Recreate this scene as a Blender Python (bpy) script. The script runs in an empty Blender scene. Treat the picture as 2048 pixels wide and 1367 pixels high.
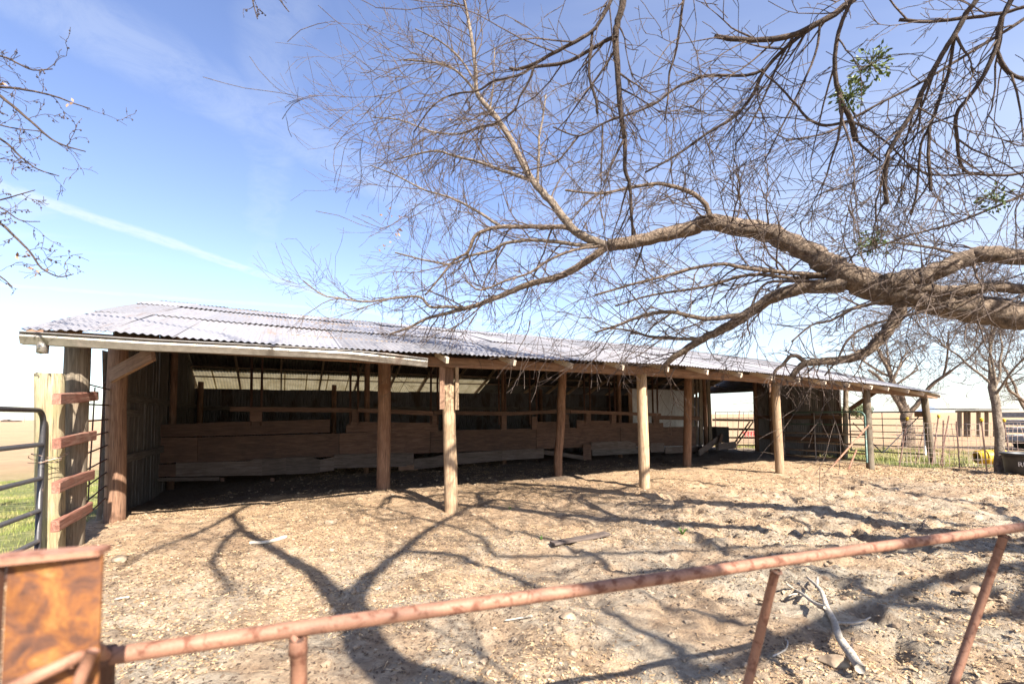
import bpy, math, random
import numpy as np
from mathutils import Vector, Matrix

random.seed(11)
rng = np.random.default_rng(7)
scene = bpy.context.scene
R = math.radians

# ------------------------------------------------------------------ camera
CAM_H, FPX, PPX, PPY = 1.6, 900.0, 1024.0, 784.0
PITCH, ROLL = R(3.0), R(0.475)
C0 = np.array([0, 0, CAM_H])
FW = np.array([0, math.cos(PITCH), math.sin(PITCH)])
_up = np.array([0, -math.sin(PITCH), math.cos(PITCH)])
_rt = np.array([1.0, 0, 0])
RT = math.cos(ROLL) * _rt - math.sin(ROLL) * _up
UP = math.sin(ROLL) * _rt + math.cos(ROLL) * _up
cam_d = bpy.data.cameras.new('camera')
cam = bpy.data.objects.new('camera', cam_d)
scene.collection.objects.link(cam)
scene.camera = cam
cam_d.sensor_width = 36
cam_d.lens = 36 * FPX / 2048
cam_d.shift_y = (PPY - 683.5) / 2048
cam_d.clip_start, cam_d.clip_end = 0.05, 9000
cam_d.dof.use_dof = True
cam_d.dof.focus_distance = 9.0
cam_d.dof.aperture_fstop = 1.8
cam.matrix_world = Matrix(((RT[0], UP[0], -FW[0], 0), (RT[1], UP[1], -FW[1], 0), (RT[2], UP[2], -FW[2], CAM_H), (0, 0, 0, 1)))

def ray(px, py):
    return FW + RT * (px - PPX) / FPX - UP * (py - PPY) / FPX

# ------------------------------------------------------------------ sun, sky, exposure
SUN_EL = R(40)
SHX, SHY = -0.557, 0.831                    # way the shadows fall on the ground
SUNDIR = Vector((-SHX * math.cos(SUN_EL), -SHY * math.cos(SUN_EL), math.sin(SUN_EL)))
sun_d = bpy.data.lights.new('sun', 'SUN')
sun_d.energy = 5.0
sun_d.angle = R(0.55)
sun_d.color = (1.0, 0.93, 0.82)
sun = bpy.data.objects.new('sun', sun_d)
scene.collection.objects.link(sun)
sun.rotation_euler = (-SUNDIR).to_track_quat('-Z', 'Y').to_euler()

world = bpy.data.worlds.new('World')
scene.world = world
world.use_nodes = True
scene.view_settings.view_transform = 'Standard'
scene.view_settings.look = 'None'
scene.view_settings.gamma = 1
scene.view_settings.use_curve_mapping = False
scene.view_settings.exposure = 1.7

def build_world():
    nt = world.node_tree
    nt.nodes.clear()
    N, L = nt.nodes.new, nt.links.new
    out = N('ShaderNodeOutputWorld')
    bg = N('ShaderNodeBackground')
    sky = N('ShaderNodeTexSky')
    sky.sky_type = 'NISHITA'
    sky.sun_disc = False
    sky.sun_elevation = SUN_EL
    sky.sun_rotation = math.atan2(-SHX, -SHY)
    sky.air_density = 1.0
    sky.dust_density = 0.6
    sky.ozone_density = 2.0
    bg.inputs['Strength'].default_value = 0.092
    tc = N('ShaderNodeTexCoord')
    sep = N('ShaderNodeSeparateXYZ')
    L(tc.outputs['Generated'], sep.inputs[0])
    def M(op, a, b=None, c=None, clamp=False):
        m = N('ShaderNodeMath'); m.operation = op; m.use_clamp = clamp
        for i, v in enumerate((a, b, c)):
            if v is None: continue
            if isinstance(v, (int, float)): m.inputs[i].default_value = v
            else: L(v, m.inputs[i])
        return m.outputs[0]
    def ss(x, a, b):
        m = N('ShaderNodeMapRange'); m.interpolation_type = 'SMOOTHSTEP'
        m.inputs[1].default_value = a; m.inputs[2].default_value = b
        L(x, m.inputs[0]); return m.outputs[0]
    zc = M('MAXIMUM', sep.outputs[2], 0.03)
    px = M('DIVIDE', sep.outputs[0], zc)      # a flat, very high cloud sheet
    py = M('DIVIDE', sep.outputs[1], zc)
    def noise(sx, sy, rot, scale, det, rough=0.6, off=0.0):
        cb = N('ShaderNodeCombineXYZ'); L(px, cb.inputs[0]); L(py, cb.inputs[1]); cb.inputs[2].default_value = off
        mp = N('ShaderNodeMapping'); mp.inputs['Rotation'].default_value = (0, 0, rot); mp.inputs['Scale'].default_value = (sx, sy, 1)
        L(cb.outputs[0], mp.inputs[0])
        n = N('ShaderNodeTexNoise'); n.inputs['Scale'].default_value = scale; n.inputs['Detail'].default_value = det
        n.inputs['Roughness'].default_value = rough; n.inputs['Distortion'].default_value = 0.6
        L(mp.outputs[0], n.inputs['Vector'])
        return n.outputs['Fac']
    n1 = noise(0.35, 1.5, R(38), 0.8, 7, 0.62)
    n2 = noise(0.5, 0.5, 0, 0.42, 3, 0.5, 4.3)
    cirrus = M('MULTIPLY', ss(n1, 0.42, 0.80), ss(n2, 0.36, 0.62))
    n5 = noise(1.6, 0.25, R(10), 0.6, 6, 0.65, 9.1)
    cirrus = M('MAXIMUM', cirrus, M('MULTIPLY', ss(n5, 0.50, 0.85), 0.5))
    # contrails: straight lines on that sheet
    def trail(a, b, w, amt):
        ra, rb = ray(*a), ray(*b)
        A = ra[:2] / ra[2]; B = rb[:2] / rb[2]
        d = (B - A) / np.linalg.norm(B - A); n = np.array([-d[1], d[0]])
        wob = M('MULTIPLY', M('SUBTRACT', noise(1, 1, 0, 2.2, 4, 0.7, 2.0), 0.5), w * 1.1)
        dist = M('ABSOLUTE', M('ADD', M('ADD', M('ADD', M('MULTIPLY', px, float(n[0])), M('MULTIPLY', py, float(n[1]))), -float(A @ n)), wob))
        m = M('SUBTRACT', 1.0, ss(dist, w * 0.25, w))
        return M('MULTIPLY', m, M('MULTIPLY', ss(noise(1, 1, 0, 5.0, 6, 0.75, 7.0), 0.15, 0.7), amt))
    t1 = trail((0, 372), (640, 588), 0.11, 0.55)
    t2 = trail((0, 570), (300, 592), 0.12, 0.5)
    t3 = trail((40, -20), (470, 210), 0.20, 0.20)
    t4 = trail((548, 200), (528, 430), 0.12, 0.14)
    cl = M('MAXIMUM', M('MULTIPLY', cirrus, 0.55), M('MAXIMUM', M('MAXIMUM', t1, t2), M('MAXIMUM', t3, t4)))
    # thin high veil of cirrus, thicker towards the east
    veil = M('MULTIPLY', ss(M('ADD', M('MULTIPLY', px, 0.30), M('MULTIPLY', noise(0.6, 1.1, R(25), 0.7, 5, 0.6, 3.3), 1.3)), 0.42, 1.35), 0.42)
    cl = M('MAXIMUM', cl, veil)
    haze = M('MULTIPLY', M('POWER', M('SUBTRACT', 1.0, M('MINIMUM', zc, 1.0)), 4.5), 0.34)
    cl = M('MAXIMUM', cl, haze)
    cl = M('MULTIPLY', cl, ss(sep.outputs[2], -0.02, 0.01))
    hsv = N('ShaderNodeHueSaturation'); hsv.inputs['Saturation'].default_value = 1.02; hsv.inputs['Hue'].default_value = 0.513
    hsv.inputs['Value'].default_value = 1.0
    L(sky.outputs[0], hsv.inputs['Color'])
    mix = N('ShaderNodeMix'); mix.data_type = 'RGBA'
    L(cl, mix.inputs['Factor']); L(hsv.outputs[0], mix.inputs[6]); mix.inputs[7].default_value = (3.6, 3.85, 4.2, 1)
    L(mix.outputs[2], bg.inputs['Color'])
    L(bg.outputs[0], out.inputs[0])
build_world()

# ------------------------------------------------------------------ helpers
COL = scene.collection
def link(o): COL.objects.link(o); return o
def root(name, label, cat, loc=(0, 0, 0), group=None):
    o = bpy.data.objects.new(name, None); link(o)
    o.location = loc; o.empty_display_size = 0.2
    o['label'] = label; o['category'] = cat
    if group: o['group'] = group
    return o
def tag(o, label, cat, group=None):
    o['label'] = label; o['category'] = cat
    if group: o['group'] = group
    return o
def structure(o): o['kind'] = 'structure'; return o
def world_loc(o):
    l = Vector(o.location); p = o.parent
    while p is not None: l = l + Vector(p.location); p = p.parent
    return l
def put(name, me, parent=None, mw=None, mat=None):
    o = bpy.data.objects.new(name, me); link(o)
    if mat and not me.materials: me.materials.append(mat)
    mw = mw or Matrix.Identity(4)
    if parent is not None:
        o.parent = parent
        o.matrix_parent_inverse = parent_world(parent).inverted()
    o.matrix_basis = mw
    WM[o.name] = mw
    return o
WM = {}
def parent_world(p):
    if p.name in WM: return WM[p.name]
    return Matrix.Translation(p.location)
def mesh(name, v, f, smooth=False):
    me = bpy.data.meshes.new(name)
    me.from_pydata([tuple(map(float, q)) for q in v], [], f)
    if smooth: me.polygons.foreach_set('use_smooth', [True] * len(me.polygons))
    me.update()
    return me
def mesh_np(name, V, F, smooth=False):
    """V (n,3) array, F (m,k) array of equal-size faces"""
    me = bpy.data.meshes.new(name)
    V = np.asarray(V, dtype=np.float32); F = np.asarray(F, dtype=np.int32)
    k = F.shape[1]
    me.vertices.add(len(V)); me.vertices.foreach_set('co', V.ravel())
    me.loops.add(F.size); me.loops.foreach_set('vertex_index', F.ravel())
    me.polygons.add(len(F))
    me.polygons.foreach_set('loop_start', np.arange(0, F.size, k, dtype=np.int32))
    me.polygons.foreach_set('use_smooth', [smooth] * len(F))
    me.update(calc_edges=True); me.validate()
    return me
def frame_from(A, B, uph=(0, 0, 1)):
    A = Vector(A); B = Vector(B); x = (B - A); Ln = x.length; x = x / Ln
    u = Vector(uph)
    if abs(x.dot(u)) > 0.97: u = Vector((-0.454, 0.891, 0))
    y = u.cross(x).normalized(); z = x.cross(y)
    return Matrix(((x.x, y.x, z.x, A.x), (x.y, y.y, z.y, A.y), (x.z, y.z, z.z, A.z), (0, 0, 0, 1))), Ln

def board_mesh(L, w, h, seg=3, jit=0.004, ch=0.12, seed=None):
    """length on +X, w on Y, h on Z, chamfered section, worn edges"""
    rr = random.Random(seed if seed is not None else random.random())
    c = min(w, h) * ch
    sec = [(-w/2+c, -h/2), (w/2-c, -h/2), (w/2, -h/2+c), (w/2, h/2-c), (w/2-c, h/2), (-w/2+c, h/2), (-w/2, h/2-c), (-w/2, -h/2+c)]
    v, f = [], []
    bow = rr.uniform(-1, 1) * jit * 2
    for i in range(seg + 1):
        t = i / seg
        for (y, z) in sec:
            v.append((L * t + (rr.uniform(-1, 1) * jit if i in (0, seg) else 0), y + rr.uniform(-1, 1) * jit * .4, z + rr.uniform(-1, 1) * jit + bow * math.sin(t * math.pi)))
    for i in range(seg):
        for k in range(8):
            a = i * 8 + k; b = i * 8 + (k + 1) % 8
            f.append((a, a + 8, b + 8, b))
    f.append(tuple(range(8))); f.append(tuple(seg * 8 + k for k in reversed(range(8))))
    return mesh('board', v, f)
def board(name, A, B, w, h, mat, parent, uph=(0, 0, 1), **k):
    mw, L = frame_from(A, B, uph)
    return put(name, board_mesh(L, w, h, **k), parent, mw, mat)

def tube_geo(P, r, sides, V, F, cap=True, knob=0.0, rr=None):
    """append a tube along points P with radii r to V,F (quads + end caps as quads)"""
    P = np.asarray(P, float); n = len(P)
    T = np.empty_like(P); T[1:-1] = P[2:] - P[:-2]; T[0] = P[1] - P[0]; T[-1] = P[-1] - P[-2]
    T /= (np.linalg.norm(T, axis=1)[:, None] + 1e-9)
    u = np.cross(T[0], (0.3, 0.2, 0.93)); 
    if np.linalg.norm(u) < 1e-3: u = np.cross(T[0], (1, 0, 0))
    u /= np.linalg.norm(u)
    base = len(V)
    ca = [math.cos(2 * math.pi * k / sides) for k in range(sides)]; sa = [math.sin(2 * math.pi * k / sides) for k in range(sides)]
    for i in range(n):
        u = u - T[i] * (u @ T[i]); u /= (np.linalg.norm(u) + 1e-9)
        w = np.cross(T[i], u)
        for k in range(sides):
            q = r[i] * (1 + (rr.uniform(-knob, knob) if knob else 0))
            V.append(P[i] + (u * ca[k] + w * sa[k]) * q)
    for i in range(n - 1):
        for k in range(sides):
            a = base + i * sides + k; b = base + i * sides + (k + 1) % sides
            F.append((a, b, b + sides, a + sides))
    if cap and sides >= 4:
        for st in (base, base + (n - 1) * sides):
            for k in range(1, sides - 1, 2):
                q = (st, st + k, st + k + 1, st + (k + 2) % sides if k + 2 < sides else st + k + 1)
                if len(set(q)) == 4: F.append(q)
def tube_obj(name, P, r, mat, parent=None, sides=10, knob=0.0, smooth=True, seed=1):
    V, F = [], []
    tube_geo(P, r, sides, V, F, True, knob, random.Random(seed))
    # ends as ngons are not needed; keep quads
    me = mesh(name, V, F, smooth)
    return put(name, me, parent, None, mat)
def post_mesh(L, r0, r1, seg=8, sides=14, crook=0.0, seed=1, rough=0.03, taper_top=False):
    rr = random.Random(seed)
    v, f = [], []
    ox = oy = 0.0
    lob = [rr.uniform(-rough, rough) for _ in range(sides)]
    for i in range(seg + 1):
        t = i / seg
        ox += rr.uniform(-1, 1) * crook; oy += rr.uniform(-1, 1) * crook
        r = r0 + (r1 - r0) * t
        for k in range(sides):
            a = 2 * math.pi * k / sides
            q = r * (1 + lob[k] + rr.uniform(-rough, rough) * .6)
            top = rr.uniform(-.012, .012) if i == seg else 0
            v.append((L * t + top, ox + q * math.cos(a), oy + q * math.sin(a)))
    for i in range(seg):
        for k in range(sides):
            a = i * sides + k; b = i * sides + (k + 1) % sides
            f.append((a, b, b + sides, a + sides))
    # slightly eased top
    n0 = len(v)
    for k in range(sides):
        x, y, z = v[seg * sides + k]
        v.append((x + r1 * .07, ox + (y - ox) * .86, oy + (z - oy) * .86))
    for k in range(sides):
        a = seg * sides + k; b = seg * sides + (k + 1) % sides
        f.append((a, b, n0 + (k + 1) % sides, n0 + k))
    f.append(tuple(n0 + k for k in range(sides)))
    f.append(tuple(reversed(range(sides))))
    me = mesh('post', v, f)
    for p in me.polygons: p.use_smooth = len(p.vertices) == 4
    return me

# ------------------------------------------------------------------ materials
def mat_base(name, rough=0.8, metal=0.0):
    m = bpy.data.materials.new(name); m.use_nodes = True
    nt = m.node_tree; b = nt.nodes['Principled BSDF']
    b.inputs['Roughness'].default_value = rough; b.inputs['Metallic'].default_value = metal
    return m, nt, b
def ramp(nt, src, stops):
    cr = nt.nodes.new('ShaderNodeValToRGB')
    e = cr.color_ramp.elements
    while len(e) < len(stops): e.new(0.5)
    for i, (p, c) in enumerate(stops):
        e[i].position = p; e[i].color = (*c, 1)
    nt.links.new(src, cr.inputs[0])
    return cr.outputs[0]
def obj_coords(nt, scale=(1, 1, 1), src='Object', rnd=True):
    N, L = nt.nodes.new, nt.links.new
    tc = N('ShaderNodeTexCoord')
    vec = tc.outputs[src]
    if rnd:
        oi = N('ShaderNodeObjectInfo')
        mm = N('ShaderNodeMath'); mm.operation = 'MULTIPLY'; mm.inputs[1].default_value = 37.0
        L(oi.outputs['Random'], mm.inputs[0])
        va = N('ShaderNodeVectorMath'); va.operation = 'ADD'
        L(vec, va.inputs[0]); L(mm.outputs[0], va.inputs[1]); vec = va.outputs[0]
    mp = N('ShaderNodeMapping'); mp.inputs['Scale'].default_value = scale
    L(vec, mp.inputs[0])
    return mp.outputs[0]
def noise(nt, vec, scale, detail=5, rough=0.6, dist=0.0):
    n = nt.nodes.new('ShaderNodeTexNoise')
    n.inputs['Scale'].default_value = scale; n.inputs['Detail'].default_value = detail
    n.inputs['Roughness'].default_value = rough; n.inputs['Distortion'].default_value = dist
    nt.links.new(vec, n.inputs['Vector'])
    return n.outputs['Fac']
def mixc(nt, fac, a, b, blend='MIX'):
    m = nt.nodes.new('ShaderNodeMix'); m.data_type = 'RGBA'; m.blend_type = blend
    L = nt.links.new
    if isinstance(fac, (int, float)): m.inputs['Factor'].default_value = fac
    else: L(fac, m.inputs['Factor'])
    for i, q in ((6, a), (7, b)):
        if isinstance(q, tuple): m.inputs[i].default_value = (*q, 1)
        else: L(q, m.inputs[i])
    return m.outputs[2]
def maprange(nt, x, a, b, lo=0.0, hi=1.0, smooth=True):
    m = nt.nodes.new('ShaderNodeMapRange')
    if smooth: m.interpolation_type = 'SMOOTHSTEP'
    m.inputs[1].default_value = a; m.inputs[2].default_value = b; m.inputs[3].default_value = lo; m.inputs[4].default_value = hi
    nt.links.new(x, m.inputs[0]); return m.outputs[0]
def bump(nt, b, h, strength=0.4, dist=0.01):
    n = nt.nodes.new('ShaderNodeBump'); n.inputs['Strength'].default_value = strength; n.inputs['Distance'].default_value = dist
    nt.links.new(h, n.inputs['Height']); nt.links.new(n.outputs[0], b.inputs['Normal'])
def rand_value(nt, col, lo, hi):
    """brightness varies from piece to piece"""
    oi = nt.nodes.new('ShaderNodeObjectInfo')
    v = maprange(nt, oi.outputs['Random'], 0, 1, lo, hi, False)
    h = nt.nodes.new('ShaderNodeHueSaturation'); nt.links.new(v, h.inputs['Value']); nt.links.new(col, h.inputs['Color'])
    return h.outputs[0]

def wood(name, dark, mid, light, stain=None, grain=1.0, var=(0.8, 1.2), rough=0.85):
    m, nt, b = mat_base(name, rough)
    v1 = obj_coords(nt, (0.9, 16 * grain, 16 * grain))
    v2 = obj_coords(nt, (1, 1, 1))
    g = noise(nt, v1, 3.0, 7, 0.7, 0.6)
    c = ramp(nt, g, [(0.30, dark), (0.5, mid), (0.72, light)])
    blot = noise(nt, v2, 2.6, 5, 0.6, 0.4)
    c = mixc(nt, maprange(nt, blot, 0.45, 0.75, 0, 0.55), c, stain or dark)
    crack = noise(nt, obj_coords(nt, (0.6, 30, 30)), 4.0, 3, 0.5)
    c = mixc(nt, maprange(nt, crack, 0.60, 0.66, 0, 0.75), c, (0.03, 0.02, 0.015))
    c = rand_value(nt, c, *var)
    nt.links.new(c, b.inputs['Base Color'])
    bump(nt, b, g, 0.5, 0.012)
    return m
def metal_rust(name, base, rustc, amount=0.5, metal=0.6, rough=0.5, scale=3.0, var=(0.85, 1.15)):
    m, nt, b = mat_base(name, rough, metal)
    v = obj_coords(nt)
    n1 = noise(nt, v, scale, 8, 0.65, 0.5); n2 = noise(nt, v, scale * 6, 5, 0.7)
    c = mixc(nt, maprange(nt, n2, 0.3, 0.7), base, tuple(q * 0.75 for q in base))
    rm = maprange(nt, n1, 0.72 - amount * 0.5, 0.86 - amount * 0.5)
    c = mixc(nt, rm, c, rustc)
    c = rand_value(nt, c, *var)
    nt.links.new(c, b.inputs['Base Color'])
    nt.links.new(maprange(nt, rm, 0, 1, metal, 0.0), b.inputs['Metallic'])
    nt.links.new(maprange(nt, rm, 0, 1, rough, 0.9), b.inputs['Roughness'])
    bump(nt, b, n2, 0.25, 0.004)
    return m

M = {}
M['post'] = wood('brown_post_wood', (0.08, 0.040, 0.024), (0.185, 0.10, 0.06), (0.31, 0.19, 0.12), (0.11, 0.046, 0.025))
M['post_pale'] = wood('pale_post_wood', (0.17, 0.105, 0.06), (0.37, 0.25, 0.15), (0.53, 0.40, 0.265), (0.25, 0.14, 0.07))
M['post_grey'] = wood('grey_post_wood', (0.075, 0.06, 0.045), (0.175, 0.14, 0.10), (0.30, 0.245, 0.18), (0.20, 0.115, 0.06))
M['gatepost'] = wood('gate_post_wood', (0.15, 0.115, 0.065), (0.31, 0.255, 0.15), (0.44, 0.38, 0.25), (0.20, 0.215, 0.07), 0.8, (1, 1.02))
M['beam'] = wood('beam_wood', (0.12, 0.064, 0.04), (0.25, 0.145, 0.092), (0.36, 0.225, 0.15), (0.13, 0.07, 0.042), 0.9, (0.85, 1.1))
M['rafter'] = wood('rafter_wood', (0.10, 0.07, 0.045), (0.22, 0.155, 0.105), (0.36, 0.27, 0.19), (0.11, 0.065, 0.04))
M['tail'] = wood('sunlit_tail_wood', (0.42, 0.33, 0.24), (0.58, 0.48, 0.37), (0.70, 0.60, 0.48), (0.45, 0.32, 0.2))  # paler than the rafters, so the ends look sunlit
M['grey'] = wood('weathered_plank', (0.04, 0.035, 0.031), (0.10, 0.086, 0.075), (0.19, 0.165, 0.145), (0.07, 0.046, 0.034), 0.8)
M['ply'] = wood('manger_plank', (0.058, 0.030, 0.020), (0.105, 0.057, 0.038), (0.165, 0.098, 0.068), (0.05, 0.028, 0.021), 0.5, (0.75, 1.2))
M['ply_low'] = wood('manger_low_plank', (0.062, 0.044, 0.036), (0.112, 0.084, 0.07), (0.18, 0.14, 0.118), (0.07, 0.044, 0.033), 0.5, (0.75, 1.15))
M['mrail'] = wood('manger_rail_wood', (0.06, 0.032, 0.021), (0.12, 0.066, 0.044), (0.19, 0.115, 0.08), (0.06, 0.032, 0.022), 0.9)
M['red'] = wood('red_painted_board', (0.12, 0.052, 0.036), (0.225, 0.092, 0.062), (0.33, 0.20, 0.145), (0.27, 0.20, 0.15), 0.7, (0.9, 1.1))
M['roof'] = metal_rust('roof_metal', (0.37, 0.355, 0.365), (0.22, 0.165, 0.14), 0.30, 0.35, 0.45, 1.6, (0.84, 1.1))
M['tin_dark'] = metal_rust('shade_toned_tin', (0.075, 0.066, 0.06), (0.05, 0.036, 0.03), 0.5, 0.2, 0.6, 2.0)
M['tin_cream'] = metal_rust('bright_tin', (0.62, 0.57, 0.46), (0.30, 0.24, 0.17), 0.15, 0.1, 0.6, 2.0)
def roof_mat():
    m, nt, b = mat_base('weathered_roof_tin', 0.5, 0.35)
    n1 = noise(nt, obj_coords(nt, (2.2, .9, 1)), 1.4, 8, 0.7, 0.6); n2 = noise(nt, obj_coords(nt, (14, .8, 1)), 1.6, 6, 0.7, 0.3); n3 = noise(nt, obj_coords(nt, (8, 14, 1)), 3.0, 5, 0.7)
    c = ramp(nt, n3, [(0.3, (0.30, 0.29, 0.30)), (0.6, (0.40, 0.385, 0.395))])
    c = mixc(nt, maprange(nt, n2, 0.50, 0.72, 0, 0.75), c, (0.19, 0.155, 0.14))
    rm = maprange(nt, n1, 0.55, 0.74, 0, 0.85)
    c = mixc(nt, rm, c, (0.235, 0.155, 0.115))
    c = rand_value(nt, c, 0.72, 1.15)
    nt.links.new(c, b.inputs['Base Color']); nt.links.new(maprange(nt, rm, 0, 1, 0.4, 0.0), b.inputs['Metallic']); nt.links.new(maprange(nt, n2, 0, 1, 0.35, 0.75), b.inputs['Roughness'])
    return m
M['roof'] = roof_mat()
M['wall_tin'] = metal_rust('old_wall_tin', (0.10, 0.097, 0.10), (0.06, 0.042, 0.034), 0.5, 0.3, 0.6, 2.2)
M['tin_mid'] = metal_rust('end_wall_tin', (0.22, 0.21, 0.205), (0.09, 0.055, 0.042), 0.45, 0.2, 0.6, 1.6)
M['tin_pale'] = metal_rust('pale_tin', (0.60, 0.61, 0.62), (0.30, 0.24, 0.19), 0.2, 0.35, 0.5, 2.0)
M['gutter'] = metal_rust('gutter_metal', (0.29, 0.262, 0.225), (0.15, 0.115, 0.09), 0.30, 0.55, 0.38, 3.0, (1, 1.05))
M['rust'] = metal_rust('rusty_pipe', (0.33, 0.165, 0.105), (0.15, 0.058, 0.033), 0.46, 0.1, 0.62, 26.0)
M['rust_plate'] = metal_rust('rusty_plate', (0.30, 0.11, 0.026), (0.115, 0.048, 0.03), 0.60, 0.1, 0.7, 9.0, (1, 1.02))
def plate_mat():
    m, nt, b = mat_base('rusty_plate_mottled', 0.75)
    v = obj_coords(nt, rnd=False)
    big = noise(nt, v, 17, 9, 0.7, 0.8); fine = noise(nt, v, 90, 6, 0.75); drip = noise(nt, obj_coords(nt, (40, 40, 5), rnd=False), 1.0, 5, 0.6, 0.5)
    c = ramp(nt, big, [(0.34, (0.05, 0.024, 0.018)), (0.44, (0.12, 0.048, 0.024)), (0.53, (0.22, 0.08, 0.021)), (0.64, (0.30, 0.14, 0.036)), (0.74, (0.36, 0.26, 0.14))])
    c = mixc(nt, maprange(nt, drip, 0.5, 0.75, 0, 0.6), c, (0.12, 0.05, 0.028))
    c = mixc(nt, maprange(nt, fine, 0.55, 0.7, 0, 0.6), c, (0.07, 0.035, 0.025))
    nt.links.new(c, b.inputs['Base Color']); bump(nt, b, fine, 0.6, 0.004)
    return m
M['rust_plate'] = plate_mat()
M['rust_dark'] = metal_rust('dark_rusty_steel', (0.13, 0.065, 0.045), (0.08, 0.045, 0.032), 0.5, 0.2, 0.7, 9.0)
M['pipe_black'] = metal_rust('dark_gate_tube', (0.055, 0.052, 0.055), (0.13, 0.085, 0.06), 0.3, 0.3, 0.4, 8.0)
M['pipe_green'] = metal_rust('green_gate_tube', (0.10, 0.18, 0.15), (0.24, 0.17, 0.12), 0.35, 0.2, 0.45, 8.0)
M['pipe_worn'] = metal_rust('worn_gate_tube', (0.36, 0.31, 0.26), (0.22, 0.13, 0.09), 0.4, 0.3, 0.5, 8.0)
M['wire'] = metal_rust('fence_wire', (0.40, 0.32, 0.28), (0.28, 0.16, 0.11), 0.5, 0.3, 0.6, 20.0)
def plain(name, c, rough=0.6, n=0.25, scale=9.0):
    m, nt, b = mat_base(name, rough)
    v = obj_coords(nt); q = noise(nt, v, scale, 6, 0.65)
    col = mixc(nt, maprange(nt, q, 0.3, 0.7), tuple(x * (1 - n) for x in c), tuple(min(1, x * (1 + n)) for x in c))
    nt.links.new(col, b.inputs['Base Color']); bump(nt, b, q, 0.2, 0.004)
    return m
M['yellow'] = plain('yellow_plastic', (0.50, 0.34, 0.02), 0.5)
M['tank'] = plain('black_rubber', (0.022, 0.023, 0.025), 0.5)
M['trailer'] = plain('trailer_paint', (0.22, 0.235, 0.27), 0.6)
M['white'] = plain('white_print', (0.75, 0.75, 0.73), 0.6, 0.1)
M['redpaint'] = plain('faded_red_paint', (0.50, 0.09, 0.07), 0.5)
M['rubber'] = plain('dark_board', (0.035, 0.032, 0.03), 0.8)
M['berry'] = plain('dark_berry', (0.045, 0.03, 0.035), 0.5)
M['deadleaf'] = plain('dead_leaf', (0.28, 0.17, 0.10), 0.8)
M['mistle'] = plain('mistletoe_leaf', (0.085, 0.12, 0.02), 0.5, 0.5, 30)
M['stick'] = wood('bleached_stick', (0.28, 0.24, 0.19), (0.46, 0.41, 0.34), (0.62, 0.58, 0.50), (0.22, 0.19, 0.15), 1.0, (0.9, 1.1))
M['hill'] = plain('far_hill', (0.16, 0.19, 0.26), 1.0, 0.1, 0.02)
M['leafgreen'] = plain('far_foliage', (0.085, 0.105, 0.045), 0.9, 0.4, 3)

def brightening_sheet():
    m, nt, b = mat_base('strip_brightening_sheet', 0.7)
    q = noise(nt, obj_coords(nt), 3.0, 6, 0.65)
    c = mixc(nt, maprange(nt, q, 0.3, 0.7), (0.40, 0.32, 0.17), (0.62, 0.52, 0.32))
    nt.links.new(c, b.inputs['Base Color'])
    t = nt.nodes.new('ShaderNodeBsdfTranslucent'); nt.links.new(c, t.inputs['Color'])
    x = nt.nodes.new('ShaderNodeMixShader'); x.inputs[0].default_value = 0.30
    nt.links.new(b.outputs[0], x.inputs[1]); nt.links.new(t.outputs[0], x.inputs[2])
    nt.links.new(x.outputs[0], nt.nodes['Material Output'].inputs[0])
    return m
M['brightening_sheet'] = brightening_sheet()  # cream translucent roofing, added to brighten the strip at the rear eave
def bark(name, dark, mid, light, scale=1.0, moss=None):
    m, nt, b = mat_base(name, 0.9)
    v = obj_coords(nt, rnd=False)
    n1 = noise(nt, v, 9 * scale, 9, 0.72, 0.3); n2 = noise(nt, v, 1.6 * scale, 5, 0.6, 0.6)
    c = ramp(nt, n1, [(0.32, dark), (0.52, mid), (0.70, light)])
    c = mixc(nt, maprange(nt, n2, 0.5, 0.75, 0, 0.5), c, moss or dark)
    nt.links.new(c, b.inputs['Base Color'])
    bump(nt, b, n1, 1.0, 0.06)
    return m
M['bark'] = bark('grey_brown_bark', (0.05, 0.033, 0.024), (0.19, 0.135, 0.095), (0.41, 0.32, 0.24), 2.2, (0.13, 0.092, 0.055))
M['bark_twig'] = bark('twig_bark', (0.06, 0.042, 0.033), (0.145, 0.10, 0.078), (0.27, 0.205, 0.16), 3.0)
M['bark_pale'] = bark('pale_bark', (0.09, 0.065, 0.048), (0.22, 0.17, 0.125), (0.40, 0.33, 0.26), 2.0)
M['bark_dark'] = bark('dark_branch_bark', (0.030, 0.020, 0.016), (0.085, 0.056, 0.042), (0.20, 0.14, 0.10), 2.5)

# ------------------------------------------------------------------ place finding
def G(px, py, z=0.0):
    d = ray(px, py); return C0 + d * (z - CAM_H) / d[2]
def AT(px, py, depth):
    """point seen at a pixel, `depth` metres ahead"""
    return C0 + ray(px, py) * depth
TH = R(27)
D3 = np.array([math.cos(TH), math.sin(TH), 0]); N3 = np.array([-math.sin(TH), math.cos(TH), 0])
O3 = G(902, 1025)
def B(u, v, z): return O3 + D3 * u + N3 * v + np.array([0, 0, z])      # barn frame -> world
def PV(px, py, v):
    q = ray(px, py); k = ((O3 + N3 * v - C0) @ N3) / (q @ N3); P = C0 + q * k
    return float((P - O3) @ D3), float(P[2])
def PVW(px, py, v): u, z = PV(px, py, v); return B(u, v, z)
def PU(px, py, u):
    q = ray(px, py); k = ((O3 + D3 * u - C0) @ D3) / (q @ D3); P = C0 + q * k
    return float((P - O3) @ N3), float(P[2])
def PUW(px, py, u): v, z = PU(px, py, u); return B(u, v, z)
UEND = 16.9

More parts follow.
